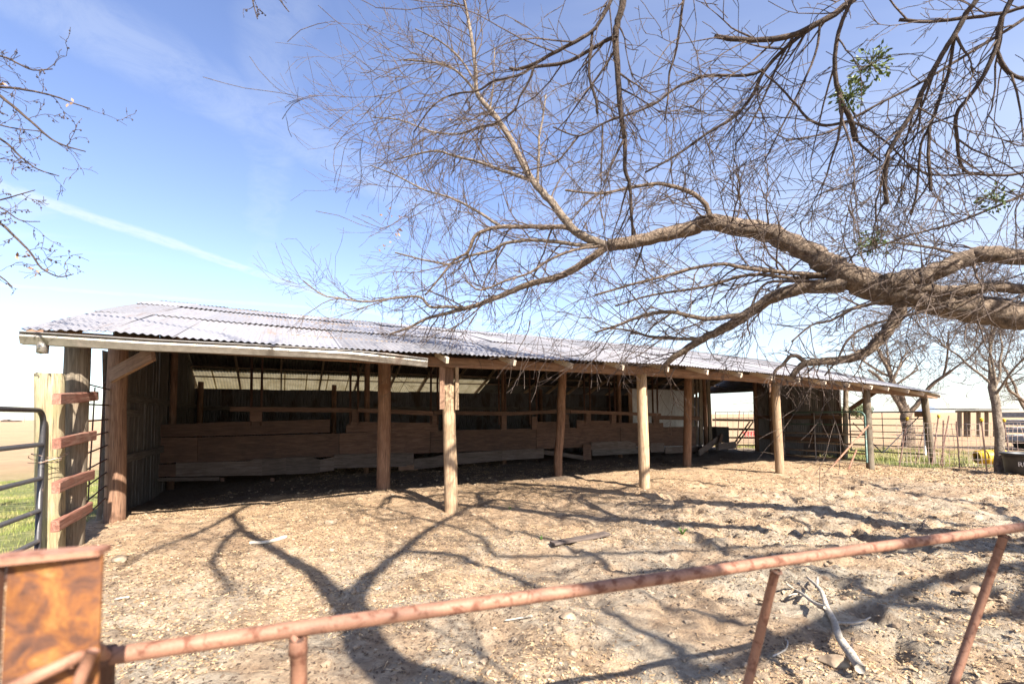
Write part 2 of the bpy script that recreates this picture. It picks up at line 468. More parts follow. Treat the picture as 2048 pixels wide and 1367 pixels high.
# ------------------------------------------------------------------ ground
_ctrl = []
for (px, py), v in (((140, 1088), 0), ((902, 1025), 0), ((1290, 978), 0), ((1560, 945), 0), ((1740, 936), 0), ((1860, 927), 0),
                    ((222, 1040), 1.6), ((767, 976), 2.5), ((1118, 946), 2.5), ((1374, 931), 2.5), ((1692, 915), 2.54),
                    ((275, 990), 4.9), ((520, 968), 4.9), ((700, 950), 4.9), ((900, 938), 4.9), ((1000, 930), 4.9), ((1180, 918), 4.9), ((1390, 905), 4.9)):
    u, z = PV(px, py, v); _ctrl.append((B(u, v, 0)[:2], z))
_cx = np.array([c[0] for c in _ctrl]); _cz = np.array([c[1] for c in _ctrl])
_perm = rng.random((256, 256))
def vnoise(x, y):
    xi = np.floor(x).astype(int); yi = np.floor(y).astype(int); fx = x - xi; fy = y - yi
    fx = fx * fx * (3 - 2 * fx); fy = fy * fy * (3 - 2 * fy)
    a = _perm[xi & 255, yi & 255]; b = _perm[(xi + 1) & 255, yi & 255]; c = _perm[xi & 255, (yi + 1) & 255]; d = _perm[(xi + 1) & 255, (yi + 1) & 255]
    return (a * (1 - fx) + b * fx) * (1 - fy) + (c * (1 - fx) + d * fx) * fy - 0.5
def fbm(x, y, o=4, s=1.0):
    r = 0; a = 1.0
    for i in range(o):
        r = r + a * vnoise(x * s + 17.3 * i, y * s + 5.1 * i); a *= .5; s *= 2.03
    return r
def ground_base(x, y):
    x = np.asarray(x, float); y = np.asarray(y, float)
    sw = np.full(x.shape, 0.12); sz = np.zeros(x.shape)
    for (cx, cy), cz in zip(_cx, _cz):
        w = np.exp(-((x - cx) ** 2 + (y - cy) ** 2) / (2 * 1.7 ** 2)); sw += w; sz += w * cz
    far = np.clip((np.hypot(x, y) - 16) / 30, 0, 1)
    return sz / sw - 0.12 * far
def smooth(a, b, x): t = np.clip((x - a) / (b - a), 0, 1); return t * t * (3 - 2 * t)
def uv_of(x, y):
    qx = x - O3[0]; qy = y - O3[1]
    return qx * D3[0] + qy * D3[1], qx * N3[0] + qy * N3[1]
def zones(x, y):
    """pen = trampled dirt, grass = green turf left and beyond, field = dry stubble"""
    u, v = uv_of(x, y)
    wob = fbm(x, y, 3, .7) * .8
    inside = smooth(-5.4, -4.9, u + wob * .25) * (1 - smooth(UEND + .2, UEND + 1.2, u + wob)) * (1 - smooth(8.9, 9.6, v))
    pen = inside.copy()
    right = smooth(UEND, UEND + 1, u) * (1 - smooth(-2.0, -.7, v + wob * .5))
    pen = np.maximum(pen, right)
    pen *= 1 - smooth(13.0, 14.5, y + wob + 0 * x) * smooth(11.5, 12.8, x) * smooth(-2.5, -.2, v)
    dist = np.hypot(x + 1, y - 5)
    green = (1 - pen) * (1 - smooth(12, 20, dist + wob * 3 - 6 * smooth(5, 9, x)))
    return pen, green
def rough_amp(x, y):
    u, v = uv_of(x, y)
    return 0.35 + 0.9 * smooth(-1, 4, x - y * .1) * (1 - smooth(-1.0, 1.5, v)) + .35 * smooth(2.0, 3.0, v)
def ground_z(x, y):
    pen, green = zones(x, y)
    near = 1 - smooth(24, 45, np.hypot(x, y))
    amp = rough_amp(x, y)
    big = fbm(x, y, 3, .55) * .07
    cl = np.abs(fbm(x, y, 3, 2.6)) * .07 + np.maximum(fbm(x + 31, y - 9, 3, 6.0), 0) * .07 + fbm(x, y, 2, 12.0) * .035
    pocks = -np.maximum(fbm(x - 11, y + 40, 2, 3.7) - .12, 0) * .32
    z = ground_base(x, y) + near * (big + pen * amp * (cl + pocks - .03) + (1 - pen) * fbm(x, y, 3, 2.0) * .03)
    return z
def gz(x, y): return float(ground_z(np.array([x]), np.array([y]))[0])

def axis_pts(lo, hi, dense_fn, far):
    a = [lo]
    while a[-1] < hi: a.append(a[-1] + dense_fn(a[-1]))
    s = (a[-1] - a[-2]); 
    while a[-1] < far: s *= 1.22; a.append(a[-1] + s)
    s = a[1] - a[0]; b = [lo]
    while b[-1] > -far: s *= 1.22; b.append(b[-1] - s)
    return np.array(b[:0:-1] + a)
xs = axis_pts(-9.0, 17.0, lambda x: 0.05 if -7 < x < 8 else 0.09, 6000)
ys = axis_pts(1.0, 19.0, lambda y: max(0.032, 0.0085 * y), 6000)
X, Y = np.meshgrid(xs, ys)
Z = ground_z(X, Y)
nx, ny = len(xs), len(ys)
idx = np.arange(nx * ny).reshape(ny, nx)
Fq = np.stack([idx[:-1, :-1], idx[:-1, 1:], idx[1:, 1:], idx[1:, :-1]], -1).reshape(-1, 4)
gme = mesh_np('ground', np.stack([X, Y, Z], -1).reshape(-1, 3), Fq, True)
pen, green = zones(X, Y)
uu, vv = uv_of(X, Y)
warm = smooth(-5, -.2, vv + fbm(X, Y, 3, .5) * 2.2 - smooth(1, 9, X) * .6) * (1 - smooth(1.8, 4.5, vv)) * pen
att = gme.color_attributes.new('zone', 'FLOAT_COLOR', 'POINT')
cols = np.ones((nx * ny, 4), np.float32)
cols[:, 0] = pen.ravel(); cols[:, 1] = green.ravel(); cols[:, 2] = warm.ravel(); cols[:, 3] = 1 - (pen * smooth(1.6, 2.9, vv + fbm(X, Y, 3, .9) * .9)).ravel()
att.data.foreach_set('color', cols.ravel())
def ground_material():
    m, nt, b = mat_base('ground_soil', 0.95)
    N, L = nt.nodes.new, nt.links.new
    a = N('ShaderNodeAttribute'); a.attribute_name = 'zone'
    sp = N('ShaderNodeSeparateColor'); L(a.outputs['Color'], sp.inputs[0])
    v = obj_coords(nt, rnd=False)
    n_f = noise(nt, v, 28, 8, 0.75); n_m = noise(nt, v, 5.5, 7, 0.68, 0.5); n_b = noise(nt, v, 0.9, 5, 0.6, 0.5); n_x = noise(nt, v, 75, 4, 0.7)
    grey = ramp(nt, n_m, [(0.30, (0.21, 0.163, 0.115)), (0.48, (0.38, 0.31, 0.228)), (0.66, (0.52, 0.445, 0.34))])
    tan = ramp(nt, n_m, [(0.30, (0.27, 0.165, 0.092)), (0.5, (0.44, 0.295, 0.175)), (0.7, (0.57, 0.41, 0.26))])
    litter = maprange(nt, n_b, 0.44, 0.60)
    d = mixc(nt, maprange(nt, litter, 0, 1, 0, 0.75), grey, tan)
    d = mixc(nt, sp.outputs[2], d, tan)
    n_p = noise(nt, v, 1.9, 6, 0.65, 0.8)
    d = mixc(nt, maprange(nt, n_p, 0.52, 0.66, 0, 0.5), d, (0.23, 0.15, 0.088))
    d = mixc(nt, maprange(nt, n_f, 0.50, 0.66, 0, 0.6), d, (0.125, 0.085, 0.056))
    d = mixc(nt, maprange(nt, n_x, 0.62, 0.74, 0, 0.6), d, (0.56, 0.46, 0.33))
    field = ramp(nt, noise(nt, obj_coords(nt, (1, 1, 1), rnd=False), 0.35, 8, 0.75), [(0.3, (0.26, 0.16, 0.085)), (0.5, (0.37, 0.24, 0.13)), (0.7, (0.46, 0.32, 0.18))])
    strips = noise(nt, obj_coords(nt, (0.02, 0.12, 1), rnd=False), 1.0, 5, 0.6)
    field = mixc(nt, maprange(nt, strips, 0.56, 0.66, 0, 0.6), field, (0.27, 0.17, 0.10))
    gr = ramp(nt, n_m, [(0.3, (0.10, 0.105, 0.03)), (0.5, (0.15, 0.165, 0.045)), (0.7, (0.33, 0.29, 0.13))])
    c = mixc(nt, sp.outputs[1], field, gr)
    c = mixc(nt, sp.outputs[0], c, d)
    mn = mixc(nt, maprange(nt, n_f, 0.35, 0.65), (0.06, 0.042, 0.03), (0.125, 0.09, 0.065))  # manure colour, kept extra dark to deepen the shade under the roof
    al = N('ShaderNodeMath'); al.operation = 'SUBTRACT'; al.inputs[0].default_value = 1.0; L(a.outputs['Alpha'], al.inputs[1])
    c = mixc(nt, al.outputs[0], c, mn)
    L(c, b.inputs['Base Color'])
    h = N('ShaderNodeMath'); h.operation = 'ADD'; L(n_f, h.inputs[0]); L(n_m, h.inputs[1])
    bump(nt, b, h.outputs[0], 0.9, 0.06)
    return m
M['ground'] = ground_material()
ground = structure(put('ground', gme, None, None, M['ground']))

# clods, chips and straw lying on the dirt (uncountable)
def stuff(o, label): o['kind'] = 'stuff'; o['label'] = label; return o
def pen_points(n, xr, yr, power=1.6, cond=None):
    out = []
    while len(out) < n:
        x = rng.uniform(*xr, n * 2); t = rng.random(n * 2) ** power; y = yr[0] + (yr[1] - yr[0]) * t
        ok = (np.abs(x) < y * 1.25 + .6) & (zones(x, y)[0] > .5)
        if cond is not None: ok &= cond(x, y)
        out += list(zip(x[ok], y[ok]))
    return np.array(out[:n])
ICO = None
def clod_field():
    import bmesh
    bm = bmesh.new(); bmesh.ops.create_icosphere(bm, subdivisions=1, radius=1)
    bv = np.array([v.co[:] for v in bm.verts]); bf = np.array([[v.index for v in f.verts] for f in bm.faces]); bm.free()
    n = 12000
    P = pen_points(n, (-6, 15), (2.2, 15), 1.5)
    keep = rng.random(n) < (0.25 + 0.75 * rough_amp(P[:, 0], P[:, 1]) / 1.3)
    P = P[keep]; n = len(P)
    s = rng.lognormal(-4.35, .6, n); s = np.clip(s, .004, .032)
    z = ground_z(P[:, 0], P[:, 1]) + s * .15
    V = np.empty((n, len(bv), 3), np.float32)
    for i in range(n):
        q = bv * rng.uniform(.6, 1.3, (len(bv), 1)) * s[i]
        a = rng.uniform(0, 6.28); ca, sa = math.cos(a), math.sin(a)
        q = q * np.array([1.25, .9, rng.uniform(.45, .8)])
        V[i, :, 0] = q[:, 0] * ca - q[:, 1] * sa + P[i, 0]; V[i, :, 1] = q[:, 0] * sa + q[:, 1] * ca + P[i, 1]; V[i, :, 2] = q[:, 2] + z[i]
    F = (bf[None] + (np.arange(n) * len(bv))[:, None, None]).reshape(-1, 3)
    return mesh_np('dirt_clods', V.reshape(-1, 3), F, False)
def speckle_mat(name, cols, scale):
    m, nt, b = mat_base(name, 0.95)
    q = noise(nt, obj_coords(nt, rnd=False), scale, 2, 0.6)
    nt.links.new(ramp(nt, q, cols), b.inputs['Base Color'])
    return m
M['clod'] = speckle_mat('clod_soil', [(0.32, (0.15, 0.10, 0.065)), (0.5, (0.27, 0.20, 0.135)), (0.66, (0.38, 0.30, 0.21))], 9.0)
M['chip'] = speckle_mat('chip_straw', [(0.30, (0.13, 0.075, 0.04)), (0.42, (0.30, 0.19, 0.10)), (0.58, (0.52, 0.37, 0.21)), (0.75, (0.66, 0.53, 0.36))], 22.0)
M['chip_dark'] = speckle_mat('dark_crumbs', [(0.35, (0.05, 0.033, 0.022)), (0.5, (0.10, 0.065, 0.042)), (0.68, (0.18, 0.12, 0.075))], 20.0)
stuff(put('dirt_clods', clod_field(), None, None, M['clod']), 'loose clods of dry dirt over the trampled pen')
def chip_field(n, cond, ln, wd, zoff=.008, power=1.5, xr=(-6, 15), yr=(2.1, 14)):
    P = pen_points(n, xr, yr, power, cond)
    n = len(P)
    z = ground_z(P[:, 0], P[:, 1]) + zoff
    a = rng.uniform(0, 6.28, n); L = rng.uniform(*ln, n); W = rng.uniform(*wd, n); tl = rng.uniform(-.35, .35, n); rl = rng.uniform(-.5, .5, n)
    dx, dy = np.cos(a), np.sin(a)
    V = np.empty((n, 6, 3), np.float32)
    for k, (s, t, h) in enumerate(((-.5, -.5, 0), (.5, -.5, 0), (-.5, 0, .18), (.5, 0, .18), (-.5, .5, 0), (.5, .5, 0))):
        V[:, k, 0] = P[:, 0] + dx * L * s - dy * W * t; V[:, k, 1] = P[:, 1] + dy * L * s + dx * W * t
        V[:, k, 2] = z + L * s * tl + W * t * rl + W * h
    F = (np.array([[0, 1, 3, 2], [2, 3, 5, 4]])[None] + (np.arange(n) * 6)[:, None, None]).reshape(-1, 4)
    return mesh_np('chips', V.reshape(-1, 3), F)
lit = lambda x, y: (fbm(x, y, 3, .8) + .25 * rng.random(np.shape(x))) > .02
stuff(put('wood_chips', chip_field(95000, lit, (.010, .034), (.004, .012), .005), None, None, M['chip']), 'tan chips and bits of dry litter on the dirt')
stuff(put('straw', chip_field(3500, None, (.04, .13), (.002, .005), .008), None, None, M['chip']), 'thin dry straws scattered over the pen')
dk = lambda x, y: (fbm(x + 50, y - 20, 3, 1.1) + .3 * rng.random(np.shape(x))) > .10
stuff(put('dark_litter', chip_field(30000, dk, (.008, .03), (.005, .016), .006), None, None, M['chip_dark']), 'dark crumbs of dung and rotted leaves on the dirt')
leafc = lambda x, y: (x > 9.5) & (y > 8)
stuff(put('leaf_litter', chip_field(14000, leafc, (.018, .045), (.012, .03), .012, 1.0, (9, 17), (8, 15)), None, None, M['chip']), 'dry fallen leaves in front of the wire fence')

# green grass beside the pen
def blades(name, n, xr, yr, h, cond, mat, label):
    pts = []
    while len(pts) < n:
        x = rng.uniform(*xr, n); y = rng.uniform(*yr, n)
        p, g = zones(x, y)
        ok = (p < .45) & (g > .15) & cond(x, y) & (rng.random(n) < .25 + .9 * smooth(-.1, .25, fbm(x, y, 3, 1.3)))
        pts += list(zip(x[ok], y[ok]))
    P = np.array(pts[:n]); z = ground_z(P[:, 0], P[:, 1])
    a = rng.uniform(0, 6.28, n); H = rng.uniform(*h, n); w = H * .07; ln = rng.uniform(.1, .8, n) * H
    V = np.empty((n, 3, 3), np.float32)
    V[:, 0] = np.stack([P[:, 0] - np.sin(a) * w, P[:, 1] + np.cos(a) * w, z - .01], -1)
    V[:, 1] = np.stack([P[:, 0] + np.sin(a) * w, P[:, 1] - np.cos(a) * w, z - .01], -1)
    V[:, 2] = np.stack([P[:, 0] + np.cos(a) * ln, P[:, 1] + np.sin(a) * ln, z + H], -1)
    o = put(name, mesh_np(name, V.reshape(-1, 3), np.arange(n * 3).reshape(-1, 3)), None, None, mat)
    return stuff(o, label)
M['grass'] = speckle_mat('grass_blade', [(0.32, (0.10, 0.13, 0.025)), (0.46, (0.17, 0.20, 0.045)), (0.56, (0.32, 0.29, 0.11)), (0.70, (0.48, 0.38, 0.19))], 1.6)
blades('green_grass', 30000, (-13, -5), (3.5, 13), (.02, .065), lambda x, y: x > -y * 1.25 - 1, M['grass'], 'short green grass beside the black tube gate')
blades('far_grass', 9000, (10, 24), (12.5, 24), (.06, .16), lambda x, y: x < y * 1.25, M['grass'], 'green grass beyond the wire fence on the right')

# ------------------------------------------------------------------ barn
EAVE_PX = [(47, 660), (239, 663), (324, 672), (449, 681), (573, 690), (700, 698), (764, 701), (889, 707), (1013, 713), (1138, 720), (1321, 727), (1409, 735), (1500, 743), (1542, 747), (1665, 760), (1720, 765), (1782, 772), (1897, 789)]
RIDGE_PX = [(322, 602), (480, 619), (624, 633), (942, 661), (1300, 692), (1540, 722)]
VE, VR, VB = -0.62, 5.45, 9.15
_e = np.array([PV(x, y, VE) for x, y in EAVE_PX]); _r = np.array([PV(x, y, VR) for x, y in RIDGE_PX])
def z_eave(u): return float(np.interp(u, _e[:, 0], _e[:, 1]))
def z_ridge(u): return float(np.interp(u, _r[:, 0], _r[:, 1]))
ZBACK = 2.74
def z_roof(u, v):
    if v <= VR:
        t = (v - VE) / (VR - VE)
        return z_eave(u) * (1 - t) + z_ridge(u) * t + 0.05 * math.sin(math.pi * min(1, t)) 
    t = (v - VR) / (VB - VR)
    return z_ridge(u) * (1 - t) + ZBACK * t
U0 = float(_e[0, 0]) - 0.02; U1 = 17.0
barn = root('barn', 'long open-fronted cattle barn with corrugated metal roof and round wooden posts', 'barn', B(6, 0, 0))
PITCHW = 0.08
def sheet_mesh(W, L, amp=0.010, per=6, top=None, under=None):
    nw = max(1, round(W / PITCHW)); k = nw * per
    xs_ = np.linspace(0, W, k + 1); zs = amp * np.cos(2 * math.pi * xs_ / PITCHW)
    V, F = [], []
    for j, t in enumerate((0, .5, 1)):
        for x, z in zip(xs_, zs): V.append((x, L * t, z + (.004 if j == 1 else 0)))
    for j in range(2):
        for i in range(k): a = j * (k + 1) + i; F.append((a, a + 1, a + k + 2, a + k + 1))
    if under is None: return mesh('corrugated_sheet', V, F, True)
    n0, nf = len(V), len(F)                      # underside a few millimetres below, coloured dark to deepen the barn's shade
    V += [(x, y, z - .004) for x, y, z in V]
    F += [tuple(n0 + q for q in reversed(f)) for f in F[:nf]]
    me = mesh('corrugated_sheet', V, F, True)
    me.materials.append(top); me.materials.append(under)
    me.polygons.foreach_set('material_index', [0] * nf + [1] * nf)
    return me
SW = 0.64
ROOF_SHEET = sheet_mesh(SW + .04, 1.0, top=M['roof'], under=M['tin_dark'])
EDGE_SHEET = sheet_mesh(SW + .04, 1.0); EDGE_SHEET.materials.append(M['brightening_sheet'])
WALL_SHEET = sheet_mesh(SW + .04, 1.0); WALL_SHEET.materials.append(M['wall_tin'])
END_SHEET = sheet_mesh(SW + .04, 1.0, amp=.02); END_SHEET.materials.append(M['tin_mid'])
PALE_SHEET = sheet_mesh(SW + .04, 1.0); PALE_SHEET.materials.append(M['tin_pale'])
def place_sheet(name, me, A, Bp, side, parent, width=1.0):
    """A bottom-left corner, Bp top-left corner, side = unit vector across"""
    A = Vector(A); y = Vector(Bp) - A; x = Vector(side).normalized()
    yn = y.normalized(); z = x.cross(yn).normalized(); x = yn.cross(z)
    mw = Matrix(((x.x * width, y.x, z.x, A.x), (x.y * width, y.y, z.y, A.y), (x.z * width, y.z, z.z, A.z), (0, 0, 0, 1)))
    return put(name, me, parent, mw)
rows = [(VE, 1.55), (1.40, 3.6), (3.45, VR + .03)]
back_rows = [(VB + .8, 8.45), (8.55, VR - .03)]
u = U0
ncol = int(round((U1 - U0) / SW))
for i in range(ncol):
    u = U0 + i * SW
    for k, (v0, v1) in enumerate(rows):
        ja, jb = random.uniform(-.012, .012), random.uniform(-.012, .012)
        lift = k * 0.012 + random.uniform(0, .008)
        a = B(u + ja, v0 + (random.uniform(-.04, .04) if k else random.uniform(-.03, .02)), z_roof(u, v0) + lift); b = B(u + jb, v1, z_roof(u, v1) + lift - .006)
        sd = B(u + SW, v0, z_roof(u + SW, v0)) - B(u, v0, z_roof(u, v0))
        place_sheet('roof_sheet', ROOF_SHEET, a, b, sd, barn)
    for k, (v0, v1) in enumerate(back_rows):
        a = B(u + SW, v0, z_roof(u, v0) + k * .012); b = B(u + SW, v1, z_roof(u, v1) + k * .012)
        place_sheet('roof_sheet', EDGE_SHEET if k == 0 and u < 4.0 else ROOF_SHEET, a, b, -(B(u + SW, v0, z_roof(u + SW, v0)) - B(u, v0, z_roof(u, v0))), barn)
# rafters: tails show under the eave
RAF_PX = [889, 1022, 1135, 1237, 1326, 1404, 1471, 1532, 1586, 1638, 1685, 1730, 1763, 1803, 1833, 1866]
ru = [PV(x, 725, -.5)[0] for x in RAF_PX]
ru = [ru[0] - 1.15 * k for k in (4, 3, 2, 1)] + ru
for q in ru:
    q = max(U0 + .06, min(q, U1 - .06))
    a = B(q, -.08, z_roof(q, -.08) - .085); b = B(q, VR, z_roof(q, VR) - .085)
    rf = board('rafter', a, b, .05, .13, M['rafter'], barn, seg=2)
    if q > ru[3]:
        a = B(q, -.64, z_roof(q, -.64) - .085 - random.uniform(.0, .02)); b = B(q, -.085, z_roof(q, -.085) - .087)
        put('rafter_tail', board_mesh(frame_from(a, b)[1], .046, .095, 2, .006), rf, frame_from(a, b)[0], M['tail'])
    a = B(q, VR + .03, z_roof(q, VR) - .09); b = B(q, VB + .4, z_roof(q, VB + .4) - .09)
    board('rafter', a, b, .045, .12, M['rafter'], barn, seg=2)
for v in (0.5, 1.7, 2.9, 4.1, 5.2):
    for ua, ub in ((U0 + .1, 5.9), (5.95, U1 - .1)):
        board('purlin', B(ua, v, z_roof(ua, v) - .035), B(ub, v, z_roof(ub, v) - .035 + .0), .09, .035, M['rafter'], barn, seg=2)
for v in (6.2, 7.3, 8.25, 8.82):
    for ua, ub in ((U0 + .1, 5.9), (5.95, U1 - .1)):
        board('purlin', B(ua, v, z_roof(ua, v) - .035), B(ub, v, z_roof(ub, v) - .035), .09, .035, M['rafter'], barn, seg=2)
# header beam pieces along the front
HEAD_PX = [(52, 684), (420, 713), (700, 729), (897, 734), (1080, 740), (1288, 748), (1500, 763), (1560, 766), (1735, 779), (1874, 797)]
hp = [PVW(x, y, -.06) for x, y in HEAD_PX]
for i in range(len(hp) - 1):
    if i in (0, 1, 3, 5): continue
    a, b = hp[i], hp[i + 1]
segs = [(0, 3), (3, 5), (5, 7), (7, 8), (8, 9)]
for a, b in segs:
    pa, pb = hp[a], hp[b]
    e = (pb - pa) / np.linalg.norm(pb - pa)
    board('header_beam', pa + np.array([0, 0, .08]) + e * .004, pb + np.array([0, 0, .08]) - e * .004, .05, .16, M['beam'], barn, seg=6, jit=.006)
# second ply of the header behind the first
for a, b in ((0, 4), (4, 6), (6, 9)):
    pa, pb = hp[a] + N3 * .125, hp[b] + N3 * .125
    board('header_beam', pa + np.array([0, 0, .09]), pb + np.array([0, 0, .09]), .045, .15, M['beam'], barn, seg=4)
# posts
def post_px(base, top, v, w, mat, crook=0.0, seed=1, sink=.25, rough=.03, extra=0.0, name='post', label=None):
    a = PVW(*base, v); b = PVW(*top, v)
    depth = (a - C0) @ FW
    r = w / 2 / FPX * depth
    b = b + (b - a) / np.linalg.norm(b - a) * extra
    a = a - (b - a) / np.linalg.norm(b - a) * sink
    mw, L = frame_from(a, b)
    o = put(name, post_mesh(L, r * 1.04, r * .96, 9, 16, crook, seed, rough), barn, mw, mat)
    if label: o['label'] = label
    return o
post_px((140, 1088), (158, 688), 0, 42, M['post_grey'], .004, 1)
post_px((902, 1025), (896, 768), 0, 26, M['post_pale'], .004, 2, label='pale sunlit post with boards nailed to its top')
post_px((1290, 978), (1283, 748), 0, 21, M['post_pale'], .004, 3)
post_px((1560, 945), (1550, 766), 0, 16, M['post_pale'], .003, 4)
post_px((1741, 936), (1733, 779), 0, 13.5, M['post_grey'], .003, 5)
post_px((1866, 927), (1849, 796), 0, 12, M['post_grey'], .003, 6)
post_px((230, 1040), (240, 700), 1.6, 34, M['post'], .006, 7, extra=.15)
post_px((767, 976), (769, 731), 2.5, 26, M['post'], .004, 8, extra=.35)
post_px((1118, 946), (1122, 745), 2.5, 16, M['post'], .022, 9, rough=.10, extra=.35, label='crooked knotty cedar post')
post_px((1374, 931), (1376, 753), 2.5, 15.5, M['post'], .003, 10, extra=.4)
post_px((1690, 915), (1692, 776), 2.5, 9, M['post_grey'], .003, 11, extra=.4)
# boards that carry the header over the short pale post
for (x0, y0, x1, y1, w, vv_, mt) in ((884, 734, 884, 818, .085, -.14, 'beam'), (913.5, 734, 913.5, 819, .06, -.12, 'post_pale'), (898, 730, 897, 775, .16, .03, 'post')):
    board('cleat', PVW(x1, y1, vv_), PVW(x0, y0, vv_), w, .04, M[mt], barn, uph=tuple(N3))
board('cleat', PVW(771, 767, 2.33), PVW(770, 728, 2.33), .13, .04, M['beam'], barn, uph=tuple(N3))
# knee braces
board('knee_brace', PVW(222, 752, .8), PVW(306, 707, .12), .05, .19, M['beam'], barn)
board('knee_brace', B(UEND, 2.3, 1.75), B(UEND, 1.2, z_roof(UEND, 1.2) - .2), .05, .15, M['beam'], barn)
# left end wall: upright weathered planks
v = 1.75; k = 0
UL = -4.86
while v < 8.95:
    w = random.uniform(.15, .24)
    g = random.choice((.004, .006, .012, .03)) if v > 2.2 else .005
    zt = z_roof(UL, v + w / 2) - .10
    z0 = -.12
    if 3.9 < v < 4.6: zt -= .32
    vb = v + w / 2
    board('plank', B(UL, vb, z0), B(UL + random.uniform(-.015, .015), vb, zt), w, .024, M['grey'], barn, uph=tuple(D3), seg=4)
    v += w + g; k += 1
for z in (.95, 1.95):
    board('girt', B(UL + .045, 1.7, z), B(UL + .045, 8.9, z), .045, .13, M['grey'], barn)
board('girt', B(UL + .05, 1.7, 1.72), B(UL + .05, 3.0, 1.70), .05, .12, M['grey'], barn)
# pale sheet metal folded over the front corner of that wall
P_ = [PUW(x, y, UL - .10) for x, y in ((204, 700), (206, 800), (203, 900), (196, 1000), (190, 1042))]
Vc, Fc = [], []
for i, p in enumerate(P_):
    for s, o_ in ((-.02, 0.0), (.05, .03), (.12, .045)):
        Vc.append(p + N3 * (s + random.uniform(-.012, .012)) + D3 * (o_ + random.uniform(-.012, .012)))
for i in range(len(P_) - 1):
    for j in range(2): a = i * 3 + j; Fc.append((a, a + 1, a + 4, a + 3))
put('corner_flashing', mesh('corner_flashing', Vc, Fc, True), barn, None, M['tin_pale'])
# back wall, corrugated, stops short of the roof
i = 0
u = -4.86
while u < UEND - .1:
    zt = ZBACK - .24 + random.uniform(-.02, .02)
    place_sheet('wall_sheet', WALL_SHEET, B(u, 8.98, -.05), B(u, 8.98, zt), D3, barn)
    u += SW
for z in (.9, 1.9):
    board('girt', B(-4.8, 8.93, z), B(6, 8.93, z), .05, .12, M['grey'], barn); board('girt', B(6.05, 8.93, z), B(UEND - .1, 8.93, z), .05, .12, M['grey'], barn)
for uq in (-4.7, -1, 3, 7, 11, 14.5, UEND - .1):
    mw, L = frame_from(B(uq, 8.85, -.2), B(uq, 8.85, z_roof(uq, 8.85) - .18))
    put('post', post_mesh(L, .08, .075, 4, 10, 0, 3), barn, mw, M['post'])
for uq in (-4.75, -.5, 3.6, 8.2, 12.6, UEND - .12):     # ridge posts
    mw, L = frame_from(B(uq, 5.4, -.2), B(uq, 5.4, z_roof(uq, 5.4) - .18))
    put('post', post_mesh(L, .075, .07, 4, 10, .004, 5), barn, mw, M['post'])
board('ridge_beam', B(U0 + .1, 5.42, z_roof(U0, 5.42) - .2), B(6, 5.42, z_roof(6, 5.42) - .2), .045, .16, M['rafter'], barn)
board('ridge_beam', B(6.05, 5.42, z_roof(6, 5.42) - .2), B(U1 - .1, 5.42, z_roof(U1, 5.42) - .2), .045, .16, M['rafter'], barn)
# beam over the inner posts
board('inner_beam', B(-4.7, 2.62, z_roof(-4.7, 2.6) - .25), B(5.2, 2.62, z_roof(5.2, 2.6) - .25), .05, .16, M['beam'], barn)
board('inner_beam', B(5.25, 2.62, z_roof(5.2, 2.6) - .25), B(UEND - .05, 2.62, z_roof(UEND, 2.6) - .25), .05, .16, M['beam'], barn)
# right end wall: corrugated sheets on girts, open at the back
v = 2.62
while v < 5.9:
    zt = z_roof(UEND, v + .3) - .12
    place_sheet('wall_sheet', END_SHEET, B(UEND, v, -.15), B(UEND, v, zt), N3, barn)
    v += SW * .93
for z in (.55, 1.45):
    board('girt', B(UEND - .06, 2.6, z), B(UEND - .06, 6.1, z), .05, .15, M['post'], barn)
mw, L = frame_from(B(UEND - .05, 6.15, -.2), B(UEND - .05, 6.15, z_roof(UEND, 6.15) - .1))
put('post', post_mesh(L, .09, .085, 5, 12, .003, 15), barn, mw, M['post'])
zo = PU(1513, 779, UEND)[1]
for kz in range(2):
    place_sheet('wall_sheet', WALL_SHEET, B(UEND, 6.1, zo + .0 + kz * .6), B(UEND, 9.0, zo + .02 + kz * .55), (0, 0, 1), barn)
board('header_beam', B(UEND - .05, 6.2, zo), B(UEND - .05, 9.0, zo + .02), .045, .16, M['grey'], barn)
# gutter
GT = [(37, 664), (120, 669), (297, 680), (449, 687), (560, 693), (700, 701), (780, 709), (856, 718)]
Vg, Fg = [], []
prof = [(-.02, 0), (0, 0.012), (.012, 0), (.0, -.03), (.02, -.062), (.035, -.088), (.10, -.09), (.105, .0)]
for i, (x, y) in enumerate(GT):
    u_, z_ = PV(x, y, VE - .13)
    for (dv, dz) in prof:
        dz *= 1.3
        Vg.append(B(u_, VE - .13 + dv + (random.uniform(-.008, .008) if i > 4 else 0), z_ + dz + random.uniform(-.003, .003)))
npf = len(prof)
for i in range(len(GT) - 1):
    for k in range(npf - 1): a = i * npf + k; Fg.append((a, a + 1, a + 1 + npf, a + npf))
Fg.append((3, 4, 5, 6)); Fg.append((0 + 2, 3, 6, 7))
gut = put('gutter', mesh('gutter', Vg, Fg), barn, None, M['gutter'])
gc = PVW(86, 681, VE - .06)
dsp = put('downspout_outlet', post_mesh(.11, .052, .048, 2, 14, 0, 1, .0), gut, frame_from(gc + np.array([0, 0, -.02]), gc + np.array([0, 0, -.13]))[0], M['gutter'])

